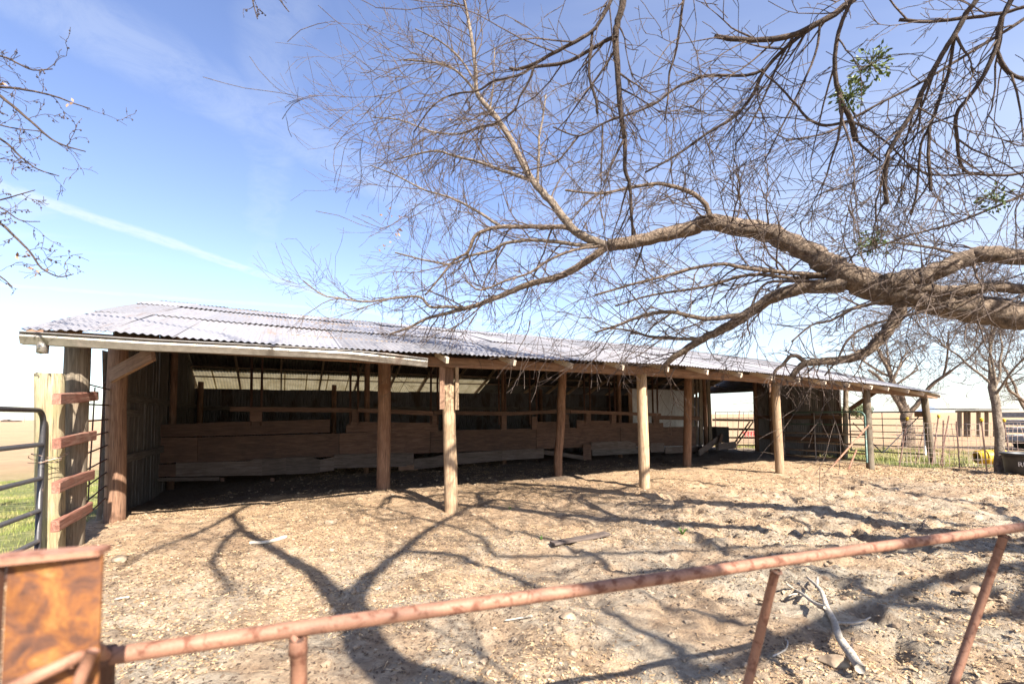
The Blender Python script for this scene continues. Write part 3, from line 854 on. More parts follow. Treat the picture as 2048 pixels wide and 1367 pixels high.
# ------------------------------------------------------------------ manger (plank barrier with pipes) inside the barn
VM = 4.9
mg = root('cattle_manger', 'long plank cattle manger with upright pipes across the shaded barn interior', 'manger', B(1, VM, 0))
def plank_poly(pts_top, pts_bot, v, th, mat, name='plank', label=None):
    """irregular board: matching top and bottom outlines read off the barrier plane"""
    n = len(pts_top); V, F = [], []
    tp = [PV(*p, v) for p in pts_top]; bt = [PV(*p, v) for p in pts_bot]
    for dv in (-th / 2, th / 2):
        for q in bt: V.append((q[0], v + dv, q[1]))
        for q in tp: V.append((q[0], v + dv, q[1]))
    o = 2 * n
    for i in range(n - 1):
        F.append((i, i + 1, n + i + 1, n + i)); F.append((o + i + 1, o + i, o + n + i, o + n + i + 1))
        F.append((n + i, n + i + 1, o + n + i + 1, o + n + i)); F.append((i + 1, i, o + i, o + i + 1))
    F.append((0, n, o + n, o)); F.append((2 * n - 1, n - 1, o + n - 1, o + 2 * n - 1))
    A0 = np.array(V[0])
    org = B(*A0)
    loc = [((a - A0[0]), (b - A0[1]), (c - A0[2])) for a, b, c in V]
    mw = Matrix(((D3[0], N3[0], 0, org[0]), (D3[1], N3[1], 0, org[1]), (0, 0, 1, org[2]), (0, 0, 0, 1)))
    ob = put(name, mesh('plank', loc, F), mg, mw, M[mat])
    if label: ob['label'] = label
    return ob
sx = [287, 396, 678, 860, 1072, 1240, 1392]
st = [876, 874, 866, 861, 856, 853.5, 853]; sb = [926, 924, 912, 905, 897, 892, 891]
for i in range(len(sx) - 1):
    plank_poly([(sx[i] + .5, st[i]), (sx[i + 1] - .5, st[i + 1])], [(sx[i] + .5, sb[i]), (sx[i + 1] - .5, sb[i + 1])], VM, .03, 'ply')
plank_poly([(289, 849), (380, 847), (430, 844), (660, 838)], [(289, 874), (380, 872), (430, 871), (660, 864)], VM - .035, .035, 'ply')
plank_poly([(692, 851), (703, 843), (868, 845), (876, 851)], [(692, 864), (703, 864), (868, 863), (876, 863)], VM - .035, .035, 'ply')
for x0, x1, a, b, c, d in ((1072, 1138, 843, 843, 857, 856), (1153, 1231, 840, 841, 856, 854), (1231, 1326, 845, 845, 854, 854)):
    plank_poly([(x0, a), (x1, b)], [(x0, c), (x1, d)], VM - .035, .035, 'ply')
VL = VM - .12
for top, bot, mt in (
    ([(269, 931), (352, 927)], [(269, 953), (352, 952)], 'ply'),
    ([(352, 925), (500, 921), (508, 917), (524, 917)], [(352, 952), (500, 950), (508, 950), (524, 950)], 'ply_low'),
    ([(524, 917), (572, 915)], [(524, 950), (572, 947)], 'ply_low'),
    ([(572, 914), (620, 912), (632, 916), (640, 919)], [(572, 948), (620, 946), (632, 945), (640, 943)], 'ply_low'),
    ([(640, 919), (668, 913)], [(640, 943), (668, 940)], 'ply_low'),
    ([(668, 908), (813, 905)], [(668, 936), (813, 932)], 'ply_low'),
    ([(813, 905), (827, 905)], [(813, 930), (827, 929)], 'ply_low'),
    ([(828, 917), (868, 913), (887, 908)], [(828, 938), (868, 934), (887, 931)], 'ply_low'),
    ([(887, 907), (1004, 900)], [(887, 931), (1004, 920)], 'ply_low'),
    ([(1004, 900), (1087, 896)], [(1004, 920), (1087, 915)], 'ply_low'),
    ([(797, 926), (835, 924)], [(797, 940), (835, 939)], 'beam'),
    ([(1087, 899), (1130, 905), (1166, 911)], [(1087, 908), (1130, 913), (1166, 919)], 'ply_low'),
    ([(1166, 888), (1182, 888)], [(1166, 919), (1182, 919)], 'ply'),
    ([(1182, 884), (1255, 881), (1271, 886)], [(1182, 899), (1255, 897), (1271, 897)], 'ply_low'),
    ([(1184, 899), (1278, 894)], [(1184, 911), (1278, 906)], 'grey'),
    ([(1300, 886), (1328, 885)], [(1300, 904), (1328, 903)], 'ply_low'),
    ([(1330, 893), (1404, 891)], [(1330, 906), (1404, 903)], 'ply_low')):
    plank_poly(top, bot, VL + random.uniform(-.012, .012), .035, mt)
plank_poly([(272, 955), (439, 953)], [(272, 962), (439, 960)], VL - .04, .05, 'ply_low')
for x in (275, 445, 545):
    plank_poly([(x - 4, 955), (x + 4, 955)], [(x - 4, 994 if x < 300 else 962), (x + 4, 994 if x < 300 else 962)], VL + .03, .06, 'ply')
for x0, x1, a, b, h in ((460, 703, 813, 815.5, 9), (716, 866, 815.5, 822, 8.5), (867, 1023, 821, 823, 7.5), (1023, 1140, 823, 818, 7), (1141, 1321, 819, 826, 6.5), (1304, 1398, 830, 832, 8)):
    plank_poly([(x0, a), (x1, b)], [(x0, a + h), (x1, b + h)], VM - .10, .05, 'mrail', 'rail')
for x, w in ((502, 5), (522, 4.5), (700, 4.5), (716, 4.5), (861, 4.5), (875, 4.5), (998, 4.2), (1011, 4.2), (1060, 4), (1073, 4), (1129, 4), (1169, 3.6), (1180, 3.6), (1220, 3.6), (1230, 3.4), (1306, 3.6), (1315, 3.6)):
    u_, z_ = PV(x, 842, VM - .02)
    dep = (B(u_, VM, 0) - C0) @ FW
    r = w / 2 / FPX * dep
    dx = random.uniform(-.03, .03)
    a = B(u_, VM - .03, z_ - .1); b = B(u_ + dx, VM - .03, z_roof(u_, VM) - .14)
    tube_obj('upright_pipe', [a, b], [r, r], M['rust_dark'], mg, 8)
for x0, x1, a, b in ((500, 524, 823, 842), (703, 715, 818, 844), (864, 873, 830, 847), (1002, 1012, 829, 859), (1063, 1072, 833, 858), (1121, 1136, 828, 846), (1171, 1180, 824, 843), (1222, 1231, 826, 846), (1305, 1317, 838, 850)):
    plank_poly([(x0, a), (x1, a)], [(x0, b), (x1, b)], VM - .03, .09, 'mrail', 'block')
for x0, x1, yt, yb, w, lean in ((1385, 1385, 758, 888, 7, 0), (1393, 1393, 758, 888, 4, 0), (1401, 1402, 758, 889, 9, 0), (1416, 1421, 762, 890, 9, 4)):
    a = PVW(x1, yb, VM + .9); b = PVW(x0, yt, VM + .9)
    board('stall_post', a, b, w / FPX * ((a - C0) @ FW), .06, M['post_grey'], mg, uph=tuple(N3))

# things beyond the manger
pt = root('tin_partition', 'pale corrugated tin partition standing at the back of the barn', 'partition', PVW(1330, 880, 7.4))
ua = PV(1263, 880, 7.4)[0]; ub = PV(1368, 880, 7.4)[0]
q = ua; zt = PV(1330, 779, 7.4)[1]
while q < ub - .2:
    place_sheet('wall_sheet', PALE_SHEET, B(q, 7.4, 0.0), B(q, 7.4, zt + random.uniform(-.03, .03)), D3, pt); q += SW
board('door_jamb', B(ua - .06, 7.36, 0), B(ua - .06, 7.36, zt), .2, .06, M['beam'], pt, uph=tuple(N3))
for nm, a, b, w, lab in (('loose_board', (1398, 905), (1441, 874), 13, 'fallen plank propped up against the manger end'),
                    ('loose_board', (1436, 893), (1471, 889), 14, 'short wide plank lying flat by the wire panel')):
    pa, pb = PVW(*a, VM - .5), PVW(*b, VM - .1)
    o = board(nm, pa, pb, .05, w / FPX * ((pa - C0) @ FW), M['ply_low'], None); tag(o, lab, 'plank', 'fallen planks by the manger')
o = board('loose_board', PVW(1436, 895, VM - .3), PVW(1444, 868, VM - .25), .05, .16, M['ply'], None); tag(o, 'stub of plank standing on end beside the manger', 'plank', 'fallen planks by the manger')

# wire panel and wooden rails in the open end of the barn
we = root('wire_fence', 'wire cattle panel with wooden rails closing the open barn end', 'fence', PUW(1475, 900, UEND + .15))
UW = UEND + .15
for y in (823, 835.5):
    tube_obj('wire', [PUW(1430, y + .5, UW), PUW(1520, y - .5, UW)], [.012] * 2, M['rust_dark'], we, 6)
for x, y0, y1, r in ((1431, 823, 902, .022), (1440, 824, 900, .006), (1455, 824, 902, .009), (1466, 824, 901, .006), (1487, 824, 902, .010), (1497, 824, 902, .006), (1507, 824, 902, .006), (1515, 824, 903, .014)):
    tube_obj('wire', [PUW(x, y1, UW), PUW(x, y0, UW)], [r] * 2, M['rust_dark'], we, 6)
tube_obj('fence_stake', [PUW(1473, 901, UW - .05), PUW(1479, 821, UW - .05)], [.02, .02], M['rust_dark'], we, 6)
for y, h in ((839, .11), (857, .10), (874, .08), (889, .06)):
    a, b = PUW(1425, y, UW + .1), PUW(1522, y + 1.2 * (y > 838), UW + .1)
    board('rail', a, b, .04, h, M['post_grey'], we)
for dx in (0, 7):
    board('brace', PUW(1466 + dx, 889, UW + .04), PUW(1500 + dx, 842, UW + .04), .04, .06, M['post_grey'], we)
dbx = root('feed_box', 'dark feed box standing inside the open barn end', 'box', PVW(1445, 893, 6.2))
pa, pb = PVW(1433, 884, 6.2), PVW(1458, 852, 6.2)
ua_, za_ = PV(1433, 885, 6.2); ub_, zb_ = PV(1457, 853, 6.2)
for nm, a, b, w, h in (('side', B(ua_, 6.2, (za_ + zb_) / 2), B(ub_, 6.2, (za_ + zb_) / 2), .03, zb_ - za_), ('side', B(ua_ + .02, 6.8, (za_ + zb_) / 2), B(ub_ - .02, 6.8, (za_ + zb_) / 2), .03, zb_ - za_),
                       ('end', B(ua_ + .02, 6.22, (za_ + zb_) / 2), B(ua_ + .02, 6.78, (za_ + zb_) / 2), .03, zb_ - za_), ('end', B(ub_ - .02, 6.22, (za_ + zb_) / 2), B(ub_ - .02, 6.78, (za_ + zb_) / 2), .03, zb_ - za_)):
    board(nm, a, b, w, h, M['rubber'], dbx)
for uq in (ua_ + .05, ub_ - .05):
    for vq in (6.24, 6.75):
        board('leg', B(uq, vq, -.05), B(uq, vq, za_ + .05), .06, .06, M['post_grey'], dbx)

# ------------------------------------------------------------------ left gate, gate post, wire panel
UG = -4.80
def PG(px, py): return PUW(px, py, UG)
gp_b, gp_t = PG(103, 1118), PG(99, 748)
gp = root('gate_post', 'pale round gate post with four red-painted boards nailed to its side', 'post', gp_b)
mw, L = frame_from(gp_b - np.array([0, 0, .4]), gp_t)
pm = put('post', post_mesh(L, .118, .122, 9, 18, .003, 21, .02), gp, mw, M['gatepost'])
for (x0, y0, x1, y1, w0) in ((113, 798, 190, 791, .115), (113, 887, 186, 870, .115), (111, 975, 182, 949, .12), (110, 1052, 178, 1013, .12)):
    a = PUW(x0, y0, UG + .17); b = PUW(x1, y1, UG + .17)
    board('board', a, b, .07, w0, M['red'], gp, seg=4, jit=.006)
pw = root('wire_fence', 'rusty welded wire panel between two posts at the barn corner', 'fence', PUW(190, 1040, UG - .02))
for (x0, y0, x1, y1) in ((172, 767, 224, 780), (170, 808, 222, 810), (169, 842, 220, 838), (168, 875, 222, 862), (167, 909, 216, 889), (165, 943, 214, 917), (164, 979, 214, 943), (163, 1010, 212, 970), (161, 1041, 210, 996)):
    tube_obj('wire', [PUW(x0, y0, UG - .04), PUW(x1, y1, UG - .04)], [.011] * 2, M['rust_dark'], pw, 6)
for (x0, y0, x1, y1) in ((190, 774, 176, 1003), (208, 766, 196, 1008), (218, 779, 212, 1000)):
    tube_obj('wire', [PUW(x1, y1, UG - .06), PUW(x0, y0, UG - .06)], [.009] * 2, M['rust_dark'], pw, 6)
# dark tube gate swung parallel to the barn end
VGB = PU(83, 1090, UG)[0]
def VG(px, py): return PUW(px, py, UG + .02)
tg = root('tube_gate', 'dark tube gate hung on the pale gate post at the left edge', 'gate', B(UG, VGB, 0))
vend = PU(84, 900, UG + .02)[0]
zz = [PU(84, y, UG + .02)[1] for y in (820, 888, 955, 1018, 1077)]
ztop = zz[0]; zbot = PU(84, 1118, UG + .02)[1]
vfar = vend - 3.0
arc = [B(UG + .02, vend, zbot), B(UG + .02, vend, ztop - .16)] + [B(UG + .02, vend - .14 + .14 * math.cos(t), ztop - .14 + .14 * math.sin(t)) for t in np.linspace(0, math.pi / 2, 7)] + [B(UG + .02, vend - .3, ztop), B(UG + .02, vfar, ztop)]
tube_obj('frame', arc, [.026] * len(arc), M['pipe_black'], tg, 12)
for z in zz[1:] + [zbot + .03]:
    tube_obj('rail', [B(UG + .02, vend - .02, z), B(UG + .02, vfar, z)], [.024] * 2, M['pipe_black'], tg, 10)
tube_obj('hinge_stile', [B(UG - .0, vend + .06, zbot), B(UG - .0, vend + .06, zz[1] + .2)], [.022] * 2, M['pipe_black'], tg, 8)
tube_obj('frame', [B(UG + .02, vfar, .1), B(UG + .02, vfar, ztop)], [.026] * 2, M['pipe_black'], tg, 8)
for k in range(4):
    P_ = []
    for t in np.linspace(0, 1, 10):
        P_.append(B(UG + .06 - .12 * math.sin(t * 5 + k), vend - .1 + .28 * t, zz[1] - .12 - .02 * k + .03 * math.sin(t * 7 + k * 2)))
    tube_obj('tie_wire', P_, [.0035] * 10, M['wire'], tg, 5)

# ------------------------------------------------------------------ right: gates, fence, posts
UGr = PV(1738, 930, 0)[0] - .1
def PR(px, py): return PUW(px, py, UGr)
g2 = root('tube_gate', 'green and rusty tube gate swung open beside the right barn posts', 'gate', PR(1728, 930))
v0, z_t = PU(1729, 823, UGr); v1 = PU(1566, 830, UGr)[0]; z_b = PU(1729, 924, UGr)[1]
fr = [B(UGr, v0, z_b), B(UGr, v0, z_t - .18)] + [B(UGr, v0 + .16 - .16 * math.cos(t), z_t - .16 + .16 * math.sin(t)) for t in np.linspace(0, math.pi / 2, 6)] + [B(UGr, v1 - .2, z_t)]
tube_obj('frame', fr, [.028] * len(fr), M['pipe_green'], g2, 10)
for i, y in enumerate((849, 869, 889, 907, 921)):
    z = PU(1729, y, UGr)[1]
    tube_obj('rail', [B(UGr, v0, z), B(UGr, v1, z)], [.024] * 2, M['pipe_green' if i < 1 else 'pipe_worn'], g2, 8)
vm = PU(1630, 850, UGr)[0]
tube_obj('stile', [B(UGr - .03, vm, z_b), B(UGr - .03, vm, z_t)], [.018] * 2, M['pipe_worn'], g2, 8)
tube_obj('frame', [B(UGr, v1, z_b), B(UGr, v1, z_t)], [.026] * 2, M['pipe_worn'], g2, 8)
for a, b, lab in (((1655, 943), (1737, 850), 'long rusty pipe leaning against the green tube gate'), ((1697, 938), (1713, 899), 'short rusty pipe stuck slanting in the dirt by the green gate')):
    ga = G(*a, gz(*G(*a)[:2])); dd = (ga - C0) @ FW
    gb = AT(*b, dd + (.35 if b[0] > 1720 else .05))
    o = tube_obj('leaning_pipe', [ga - (gb - ga) * .06, gb], [.024, .022], M['rust'], None, 8)
    tag(o, lab, 'pipe', 'leaning pipes by the green gate')
UGk = UEND + .02
g3 = root('tube_gate', 'black tube gate with V-shaped braces across the far porch end', 'gate', PUW(1800, 905, UGk))
va = PU(1848, 850, UGk)[0]; vb_ = PU(1698, 850, UGk)[0]
for y in (823, 837, 851, 865, 878, 894, 908):
    z = PU(1848, y, UGk)[1]
    tube_obj('rail', [B(UGk, va, z), B(UGk, vb_, z)], [.024 if y in (823, 908) else .017] * 2, M['pipe_black'], g3, 8)
for x in (1848, 1765, 1700):
    vq = PU(x, 850, UGk)[0]
    tube_obj('stile', [B(UGk, vq, PU(1848, 909, UGk)[1]), B(UGk, vq, PU(1848, 822, UGk)[1])], [.022 if x != 1765 else .012] * 2, M['tin_pale' if x == 1848 else 'pipe_black'], g3, 8)
for a, b in (((1764, 905), (1706, 845)), ((1766, 905), (1838, 832))):
    tube_obj('brace', [PUW(*a, UGk - .03), PUW(*b, UGk - .03)], [.017] * 2, M['pipe_black'], g3, 8)
board('sign_board', PUW(1829, 828, UGk - .04), PUW(1847, 828, UGk - .04), .02, .16, M['beam'], g3)

# wire fence on steel posts
fx = {}
TP = [((1796, 931), (1814, 838), True, 'slanting rusty fence post with yellow cap nearest the far porch gate'), ((1831, 918), (1853, 834), False, 'leaning bare fence post just left of the last barn post'),
      ((1862, 926), (1877, 833), True, 'leaning rusty fence post with yellow cap right of the last barn post'), ((1884, 930), (1887, 840), False, 'bare upright fence post, shorter of the crossing pair'),
      ((1878, 928), (1898, 831), False, 'bare slanting fence post, longer of the crossing pair'), ((1919, 931), (1913, 842), False, 'bare rusty fence post standing alone left of the yellow tub'),
      ((1974, 938), (1963, 840), True, 'fence post with yellow cap in front of the yellow tub'), ((2022, 928), (2008, 841), True, 'fence post with yellow cap behind the black stock tank')]
for (b_, t_, cap, lab) in TP:
    ga = G(*b_, -.05); dd = (ga - C0) @ FW
    gb = AT(*t_, dd)
    rt_ = root('fence_post', lab, 'fence post', ga, 'steel posts of the wire fence')
    tube_obj('stake', [ga - np.array([0, 0, .2]), gb], [.019, .019], M['rust_dark'], rt_, 6, .12)
    if cap:
        cm = post_mesh(.085, .038, .044, 3, 8, .0, 2, .12)
        put('cap', cm, rt_, frame_from(gb - (gb - ga) / np.linalg.norm(gb - ga) * .03, gb + (gb - ga) / np.linalg.norm(gb - ga) * .07)[0], M['yellow'])
wf = root('wire_fence', 'sagging square-mesh wire fence right of the barn', 'fence', G(1920, 931, -.05))
fa, fb = G(1796, 931, -.05), G(2120, 940, -.05)
FL = np.linalg.norm(fb - fa); fd = (fb - fa) / FL
for k, h in enumerate((.12, .28, .44, .60, .78, .96, 1.14, 1.32)):
    P_ = [fa + fd * t * FL + np.array([0, 0, h + .035 * math.sin(t * 9 + k) * (h > .2) + random.uniform(-.015, .015)]) + N3 * .04 * math.sin(t * 11) for t in np.linspace(0, 1, 14)]
    tube_obj('wire', P_, [.006] * 14, M['wire'], wf, 4)
for t in np.linspace(0.01, .99, 34):
    p = fa + fd * t * FL + N3 * .04 * math.sin(t * 11)
    tube_obj('wire', [p + np.array([0, 0, .05]), p + np.array([random.uniform(-.05, .05), 0, .7]), p + np.array([random.uniform(-.08, .08), 0, 1.32])], [.0048] * 3, M['wire'], wf, 4)

# black stock tank
tc_ = G(2071, 946, -.03); tr = .60; thh = .52
tk = root('stock_tank', 'round black rubber stock tank with white lettering at the right edge', 'tank', tc_)
prof = [(tr * .90, 0), (tr * .93, .1), (tr * .97, .35), (tr, thh - .05), (tr + .035, thh - .045), (tr + .04, thh), (tr + .01, thh + .012), (tr - .03, thh - .01), (tr * .93, .15), (tr * .9, .06), (0.01, .05)]
Vt, Ft = [], []
NS = 48
for (r_, z_) in prof:
    for k in range(NS): a = 2 * math.pi * k / NS; Vt.append(tc_ + np.array([r_ * math.cos(a), r_ * math.sin(a), z_]))
for i in range(len(prof) - 1):
    for k in range(NS): a = i * NS + k; b = i * NS + (k + 1) % NS; Ft.append((a, b, b + NS, a + NS))
body = put('body', mesh('tank_body', Vt, Ft, True), tk, None, M['tank'])
Vt = [tc_ + np.array([tr * .96 * math.cos(2 * math.pi * k / NS), tr * .96 * math.sin(2 * math.pi * k / NS), .40]) for k in range(NS)]
m_, nt_, b_ = mat_base('tank_water', 0.05); b_.inputs['Base Color'].default_value = (0.02, 0.022, 0.02, 1)
put('water', mesh('water', Vt, [tuple(range(NS))]), tk, None, m_)
tx = bpy.data.curves.new('lettering', 'FONT'); tx.body = 'RU'; tx.size = .17; tx.extrude = .002; tx.align_x = 'LEFT'
to = bpy.data.objects.new('tmp_text', tx); link(to)
bpy.context.view_layer.update()
tme = bpy.data.meshes.new_from_object(to.evaluated_get(bpy.context.evaluated_depsgraph_get()))
bpy.data.objects.remove(to)
a0 = math.atan2(-tc_[1], -tc_[0]) - .52
for v_ in tme.vertices:
    a = a0 + v_.co.x / tr; rr_ = tr * (.945 + .13 * (v_.co.y + .17) / 1) + .008 + v_.co.z
    q = tc_ + np.array([rr_ * math.cos(a), rr_ * math.sin(a), .20 + v_.co.y])
    v_.co = q
put('lettering', tme, tk, None, M['white'])
# yellow tub behind the fence
yc = G(1980, 929, -.03)
yt = root('feed_tub', 'yellow plastic feed tub lying behind the wire fence', 'tub', yc)
Vy, Fy = [], []
NS = 28
ax = np.array([.97, -.2, 0]); ax /= np.linalg.norm(ax); pxv = np.cross((0, 0, 1), ax)
for (s, r_) in ((-.34, .17), (-.33, .20), (-.1, .215), (.1, .225), (.30, .235), (.34, .25), (.345, .235), (.3, .215), (-.28, .18), (-.29, .01)):
    for k in range(NS):
        a = 2 * math.pi * k / NS
        Vy.append(yc + ax * s + pxv * r_ * math.cos(a) + np.array([0, 0, .24 + r_ * math.sin(a)]))
for i in range(9):
    for k in range(NS): a = i * NS + k; b = i * NS + (k + 1) % NS; Fy.append((a, b, b + NS, a + NS))
Fy.append(tuple(range(NS)))
put('body', mesh('tub', Vy, Fy, True), yt, None, M['yellow'])
for s in (-.15, .05, .22):
    P_ = [yc + ax * s + pxv * .232 * math.cos(t) + np.array([0, 0, .24 + .232 * math.sin(t)]) for t in np.linspace(0, 2 * math.pi, 25)]
    tube_obj('rib', P_, [.012] * 25, M['yellow'], yt, 6)

# ------------------------------------------------------------------ foreground rusty gate
ra, rb = AT(300, 1293, 1.15), AT(1800, 1086, 1.95)
gdir = (rb - ra); gdir[2] = 0; glen = np.linalg.norm(gdir); gdir /= glen
zr_ = (ra[2] + rb[2]) / 2
def on_gate(px, py, off=0.0):
    n = np.array([-gdir[1], gdir[0], 0]); q = ray(px, py)
    k = ((ra + n * off - C0) @ n) / (q @ n); return C0 + q * k
fg = root('pipe_gate', 'rusty pipe gate across the foreground, close to the viewer', 'gate', (ra[0], ra[1], 0))
ga_, gb_ = on_gate(212, 1312), on_gate(2048, 1052)
gb2 = gb_ + (gb_ - ga_) / np.linalg.norm(gb_ - ga_) * .9
pr_ = [ga_ + (gb2 - ga_) * t + np.array([0, 0, .002 * math.sin(t * 15)]) for t in np.linspace(0, 1, 16)]
tube_obj('top_rail', pr_, [.0212] * 16, M['rust'], fg, 18)
for a, b, r_ in (((597, 1275), (598, 1420), .022), ((1551, 1140), (1470, 1470), .0165), ((2008, 1070), (1868, 1480), .0165)):
    tube_obj('strut', [on_gate(*a), on_gate(*b), on_gate(*b) + (on_gate(*b) - on_gate(*a)) * .9], [r_] * 3, M['rust'], fg, 14)
wc = on_gate(597, 1272)
put('weld_collar', post_mesh(.05, .025, .0235, 3, 14, 0, 3, .04), fg, frame_from(wc + np.array([0, 0, -.045]), wc + np.array([0, 0, .005]))[0], M['rust'])
for wx, wy in ((597, 1258), (1551, 1131), (2008, 1064)):
    c_ = on_gate(wx, wy); rr_ = random.Random(wx); V_, F_ = [], []
    P_ = [c_ + gdir * .019 * math.cos(t) + np.array([-gdir[1], gdir[0], 0]) * .019 * math.sin(t) + np.array([0, 0, -.021 + .004 * math.cos(2 * t)]) for t in np.linspace(0, 2 * math.pi, 17)]
    tube_geo(P_, [.0045 * rr_.uniform(.7, 1.5) for _ in P_], 7, V_, F_, False)
    put('weld_bead', mesh('weld_bead', V_, F_, True), fg, None, M['rust_dark'])
low = zr_ - .95
tube_obj('lower_rail', [np.array([ga_[0], ga_[1], low]), np.array([gb2[0], gb2[1], low])], [.02, .02], M['rust'], fg, 12)
# latch housing of folded plate at the left end, nearer to the viewer than the rail
pn = np.array([-gdir[1], gdir[0], 0])
OFF = -.34
e1 = on_gate(205, 1108, OFF); el = on_gate(14, 1130, OFF)
zt_ = e1[2]; zb_ = zt_ - .40
zv = lambda p, z: np.array([p[0], p[1], z])
def plate(name, P4, t, mat):
    V = [p for p in P4] + [p + t for p in P4]
    return put(name, mesh(name, V, [(0, 1, 2, 3), (7, 6, 5, 4), (0, 4, 5, 1), (1, 5, 6, 2), (2, 6, 7, 3), (3, 7, 4, 0)]), fg, None, mat)
plate('latch_plate', [zv(el, zb_), zv(e1, zb_), zv(e1, zt_), zv(el, zt_)], pn * .006, M['rust_plate'])
plate('latch_flange', [zv(el - pn * .03 - gdir * .02, zt_ + .0005), zv(e1 - pn * .012, zt_ + .0005), zv(e1 + pn * .03, zt_ + .0005), zv(el + pn * .03 - gdir * .02, zt_ + .0005)], np.array([0, 0, .011]), M['rust'])
plate('latch_flange', [zv(el - pn * .035, zb_), zv(el - pn * .003, zb_), zv(el - pn * .003, zt_ - .002), zv(el - pn * .035, zt_ - .002)], gdir * -.012, M['rust_dark'])
board('latch_post', zv((el + e1) / 2 + pn * .035, 0.0), zv((el + e1) / 2 + pn * .035, zt_ - .02), .05, .05, M['rust_dark'], fg)
tube_obj('end_post', [zv(ga_ - gdir * .01, ga_[2] - .005), zv(ga_ - gdir * .01, low - .1)], [.028] * 2, M['rust_dark'], fg, 12)
tube_obj('collar', [ga_ - gdir * .02, ga_ + gdir * .014], [.027, .027], M['rust_dark'], fg, 14)
mid_ = on_gate(150, 1318, OFF - .03)
tube_obj('latch_bar', [ga_, on_gate(196, 1296, OFF * .6), mid_, on_gate(70, 1352, OFF - .03), on_gate(-20, 1400, OFF - .03)], [.012] * 5, M['rust'], fg, 10)
tube_obj('latch_bar', [on_gate(186, 1300, OFF - .04), on_gate(165, 1345, OFF - .04), on_gate(140, 1420, OFF - .04)], [.010] * 3, M['rust'], fg, 10)

# ------------------------------------------------------------------ trees
def catmull(P, n=4):
    P = [np.asarray(p, float) for p in P]
    Q = [2 * P[0] - P[1]] + P + [2 * P[-1] - P[-2]]
    out = []
    for i in range(1, len(Q) - 2):
        for k in range(n):
            t = k / n
            out.append(.5 * ((2 * Q[i]) + (-Q[i-1] + Q[i+1]) * t + (2*Q[i-1] - 5*Q[i] + 4*Q[i+1] - Q[i+2]) * t*t + (-Q[i-1] + 3*Q[i] - 3*Q[i+1] + Q[i+2]) * t**3))
    out.append(Q[-2]); return np.array(out)
class Tree:
    def __init__(s, name, label, loc, seed, barkm='bark', twigm='bark_twig', group=None):
        s.root = root(name, label, 'tree', loc, group); s.r = random.Random(seed); s.TV, s.TF = [], []; s.barkm = barkm; s.twigm = twigm; s.nseg = 0
    def limb(s, pts, name='limb', mat=None, knob=.05, sub=4, sides=None):
        """pts: (x,y,z,r) world"""
        Q = catmull([p[:4] for p in pts], sub)
        P, rad = Q[:, :3].copy(), np.maximum(Q[:, 3], .002)
        for i in range(1, len(P) - 1):
            P[i] += np.array([s.r.uniform(-1, 1) for _ in range(3)]) * rad[i] * .16
        sd = sides or (16 if rad.max() > .1 else 10 if rad.max() > .03 else 7)
        V, F = [], []
        tube_geo(P, rad, sd, V, F, True, knob, s.r)
        put(name, mesh(name, V, F, True), s.root, None, M[mat or s.barkm])
        return P, rad
    def twig(s, p, d, L, r, lvl, up, kink=.32, seg=None):
        n = seg or (7 if lvl == 1 else 5 if lvl == 2 else 3)
        P = [np.array(p, float)]; d = np.array(d, float)
        rad = [r]
        for i in range(n):
            d = d + np.array([s.r.gauss(0, kink), s.r.gauss(0, kink), s.r.gauss(0, kink * .8) + up])
            d /= np.linalg.norm(d)
            P.append(P[-1] + d * L / n); rad.append(max(r * (1 - .8 * (i + 1) / n), s.minr))
        tube_geo(P, rad, 4 if r > .008 else 3, s.TV, s.TF, False)
        s.nseg += n
        if lvl < s.maxlvl:
            k = s.kids[lvl]
            for j in range(k if isinstance(k, int) else s.r.randint(*k)):
                t = s.r.uniform(.2, 1.0); i = min(int(t * n), n - 1)
                q = P[i] + (P[i + 1] - P[i]) * (t * n - i)
                tan = P[i + 1] - P[i]; tan /= np.linalg.norm(tan)
                v = np.array([s.r.gauss(0, 1) for _ in range(3)]); v -= tan * (v @ tan); v /= np.linalg.norm(v)
                dd = tan * s.r.uniform(.6, 1.1) + v * s.r.uniform(.4, .9)
                s.twig(q, dd / np.linalg.norm(dd), L * s.r.uniform(.3, .68), r * .52, lvl + 1, up, kink)
        return P
    def dress(s, P, rad, spacing, Lr, up=-.02, start=.0, rf=.35, rmax=.016, kink=.3, flat=None, fwd=(.3, .9)):
        acc = s.r.uniform(0, spacing); n = len(P)
        for i in range(n - 1):
            seg = P[i + 1] - P[i]; Ln = np.linalg.norm(seg)
            acc += Ln
            while acc > spacing:
                acc -= spacing * s.r.uniform(.6, 1.4)
                if i / n < start: continue
                tan = seg / (Ln + 1e-9)
                v = np.array([s.r.gauss(0, 1) for _ in range(3)])
                if flat: v *= np.array(flat)
                v -= tan * (v @ tan); v /= np.linalg.norm(v) + 1e-9
                dd = tan * s.r.uniform(*fwd) + v
                r = min(rad[i] * rf, rmax) * s.r.uniform(.6, 1.1)
                s.twig(P[i] + seg * s.r.random(), dd / np.linalg.norm(dd), s.r.uniform(*Lr), max(r, s.minr * 1.3), 1, up, kink)
    minr = .0029; maxlvl = 3; kids = {1: (5, 7), 2: (2, 3)}
    def finish(s, name='twigs'):
        o = put(name, mesh_np(name, np.array(s.TV), np.array(s.TF), True), s.root, None, M[s.twigm])
        o['kind'] = 'stuff'
        return o
def PX(lst, d0, d1):
    """(px,py,width px) list, depth eased from d0 to d1 -> (x,y,z,r)"""
    n = len(lst); out = []
    for i, (x, y, w) in enumerate(lst):
        dep = d0 + (d1 - d0) * i / max(1, n - 1)
        p = AT(x, y, dep); out.append((*p, w / 2 / FPX * dep))
    return out
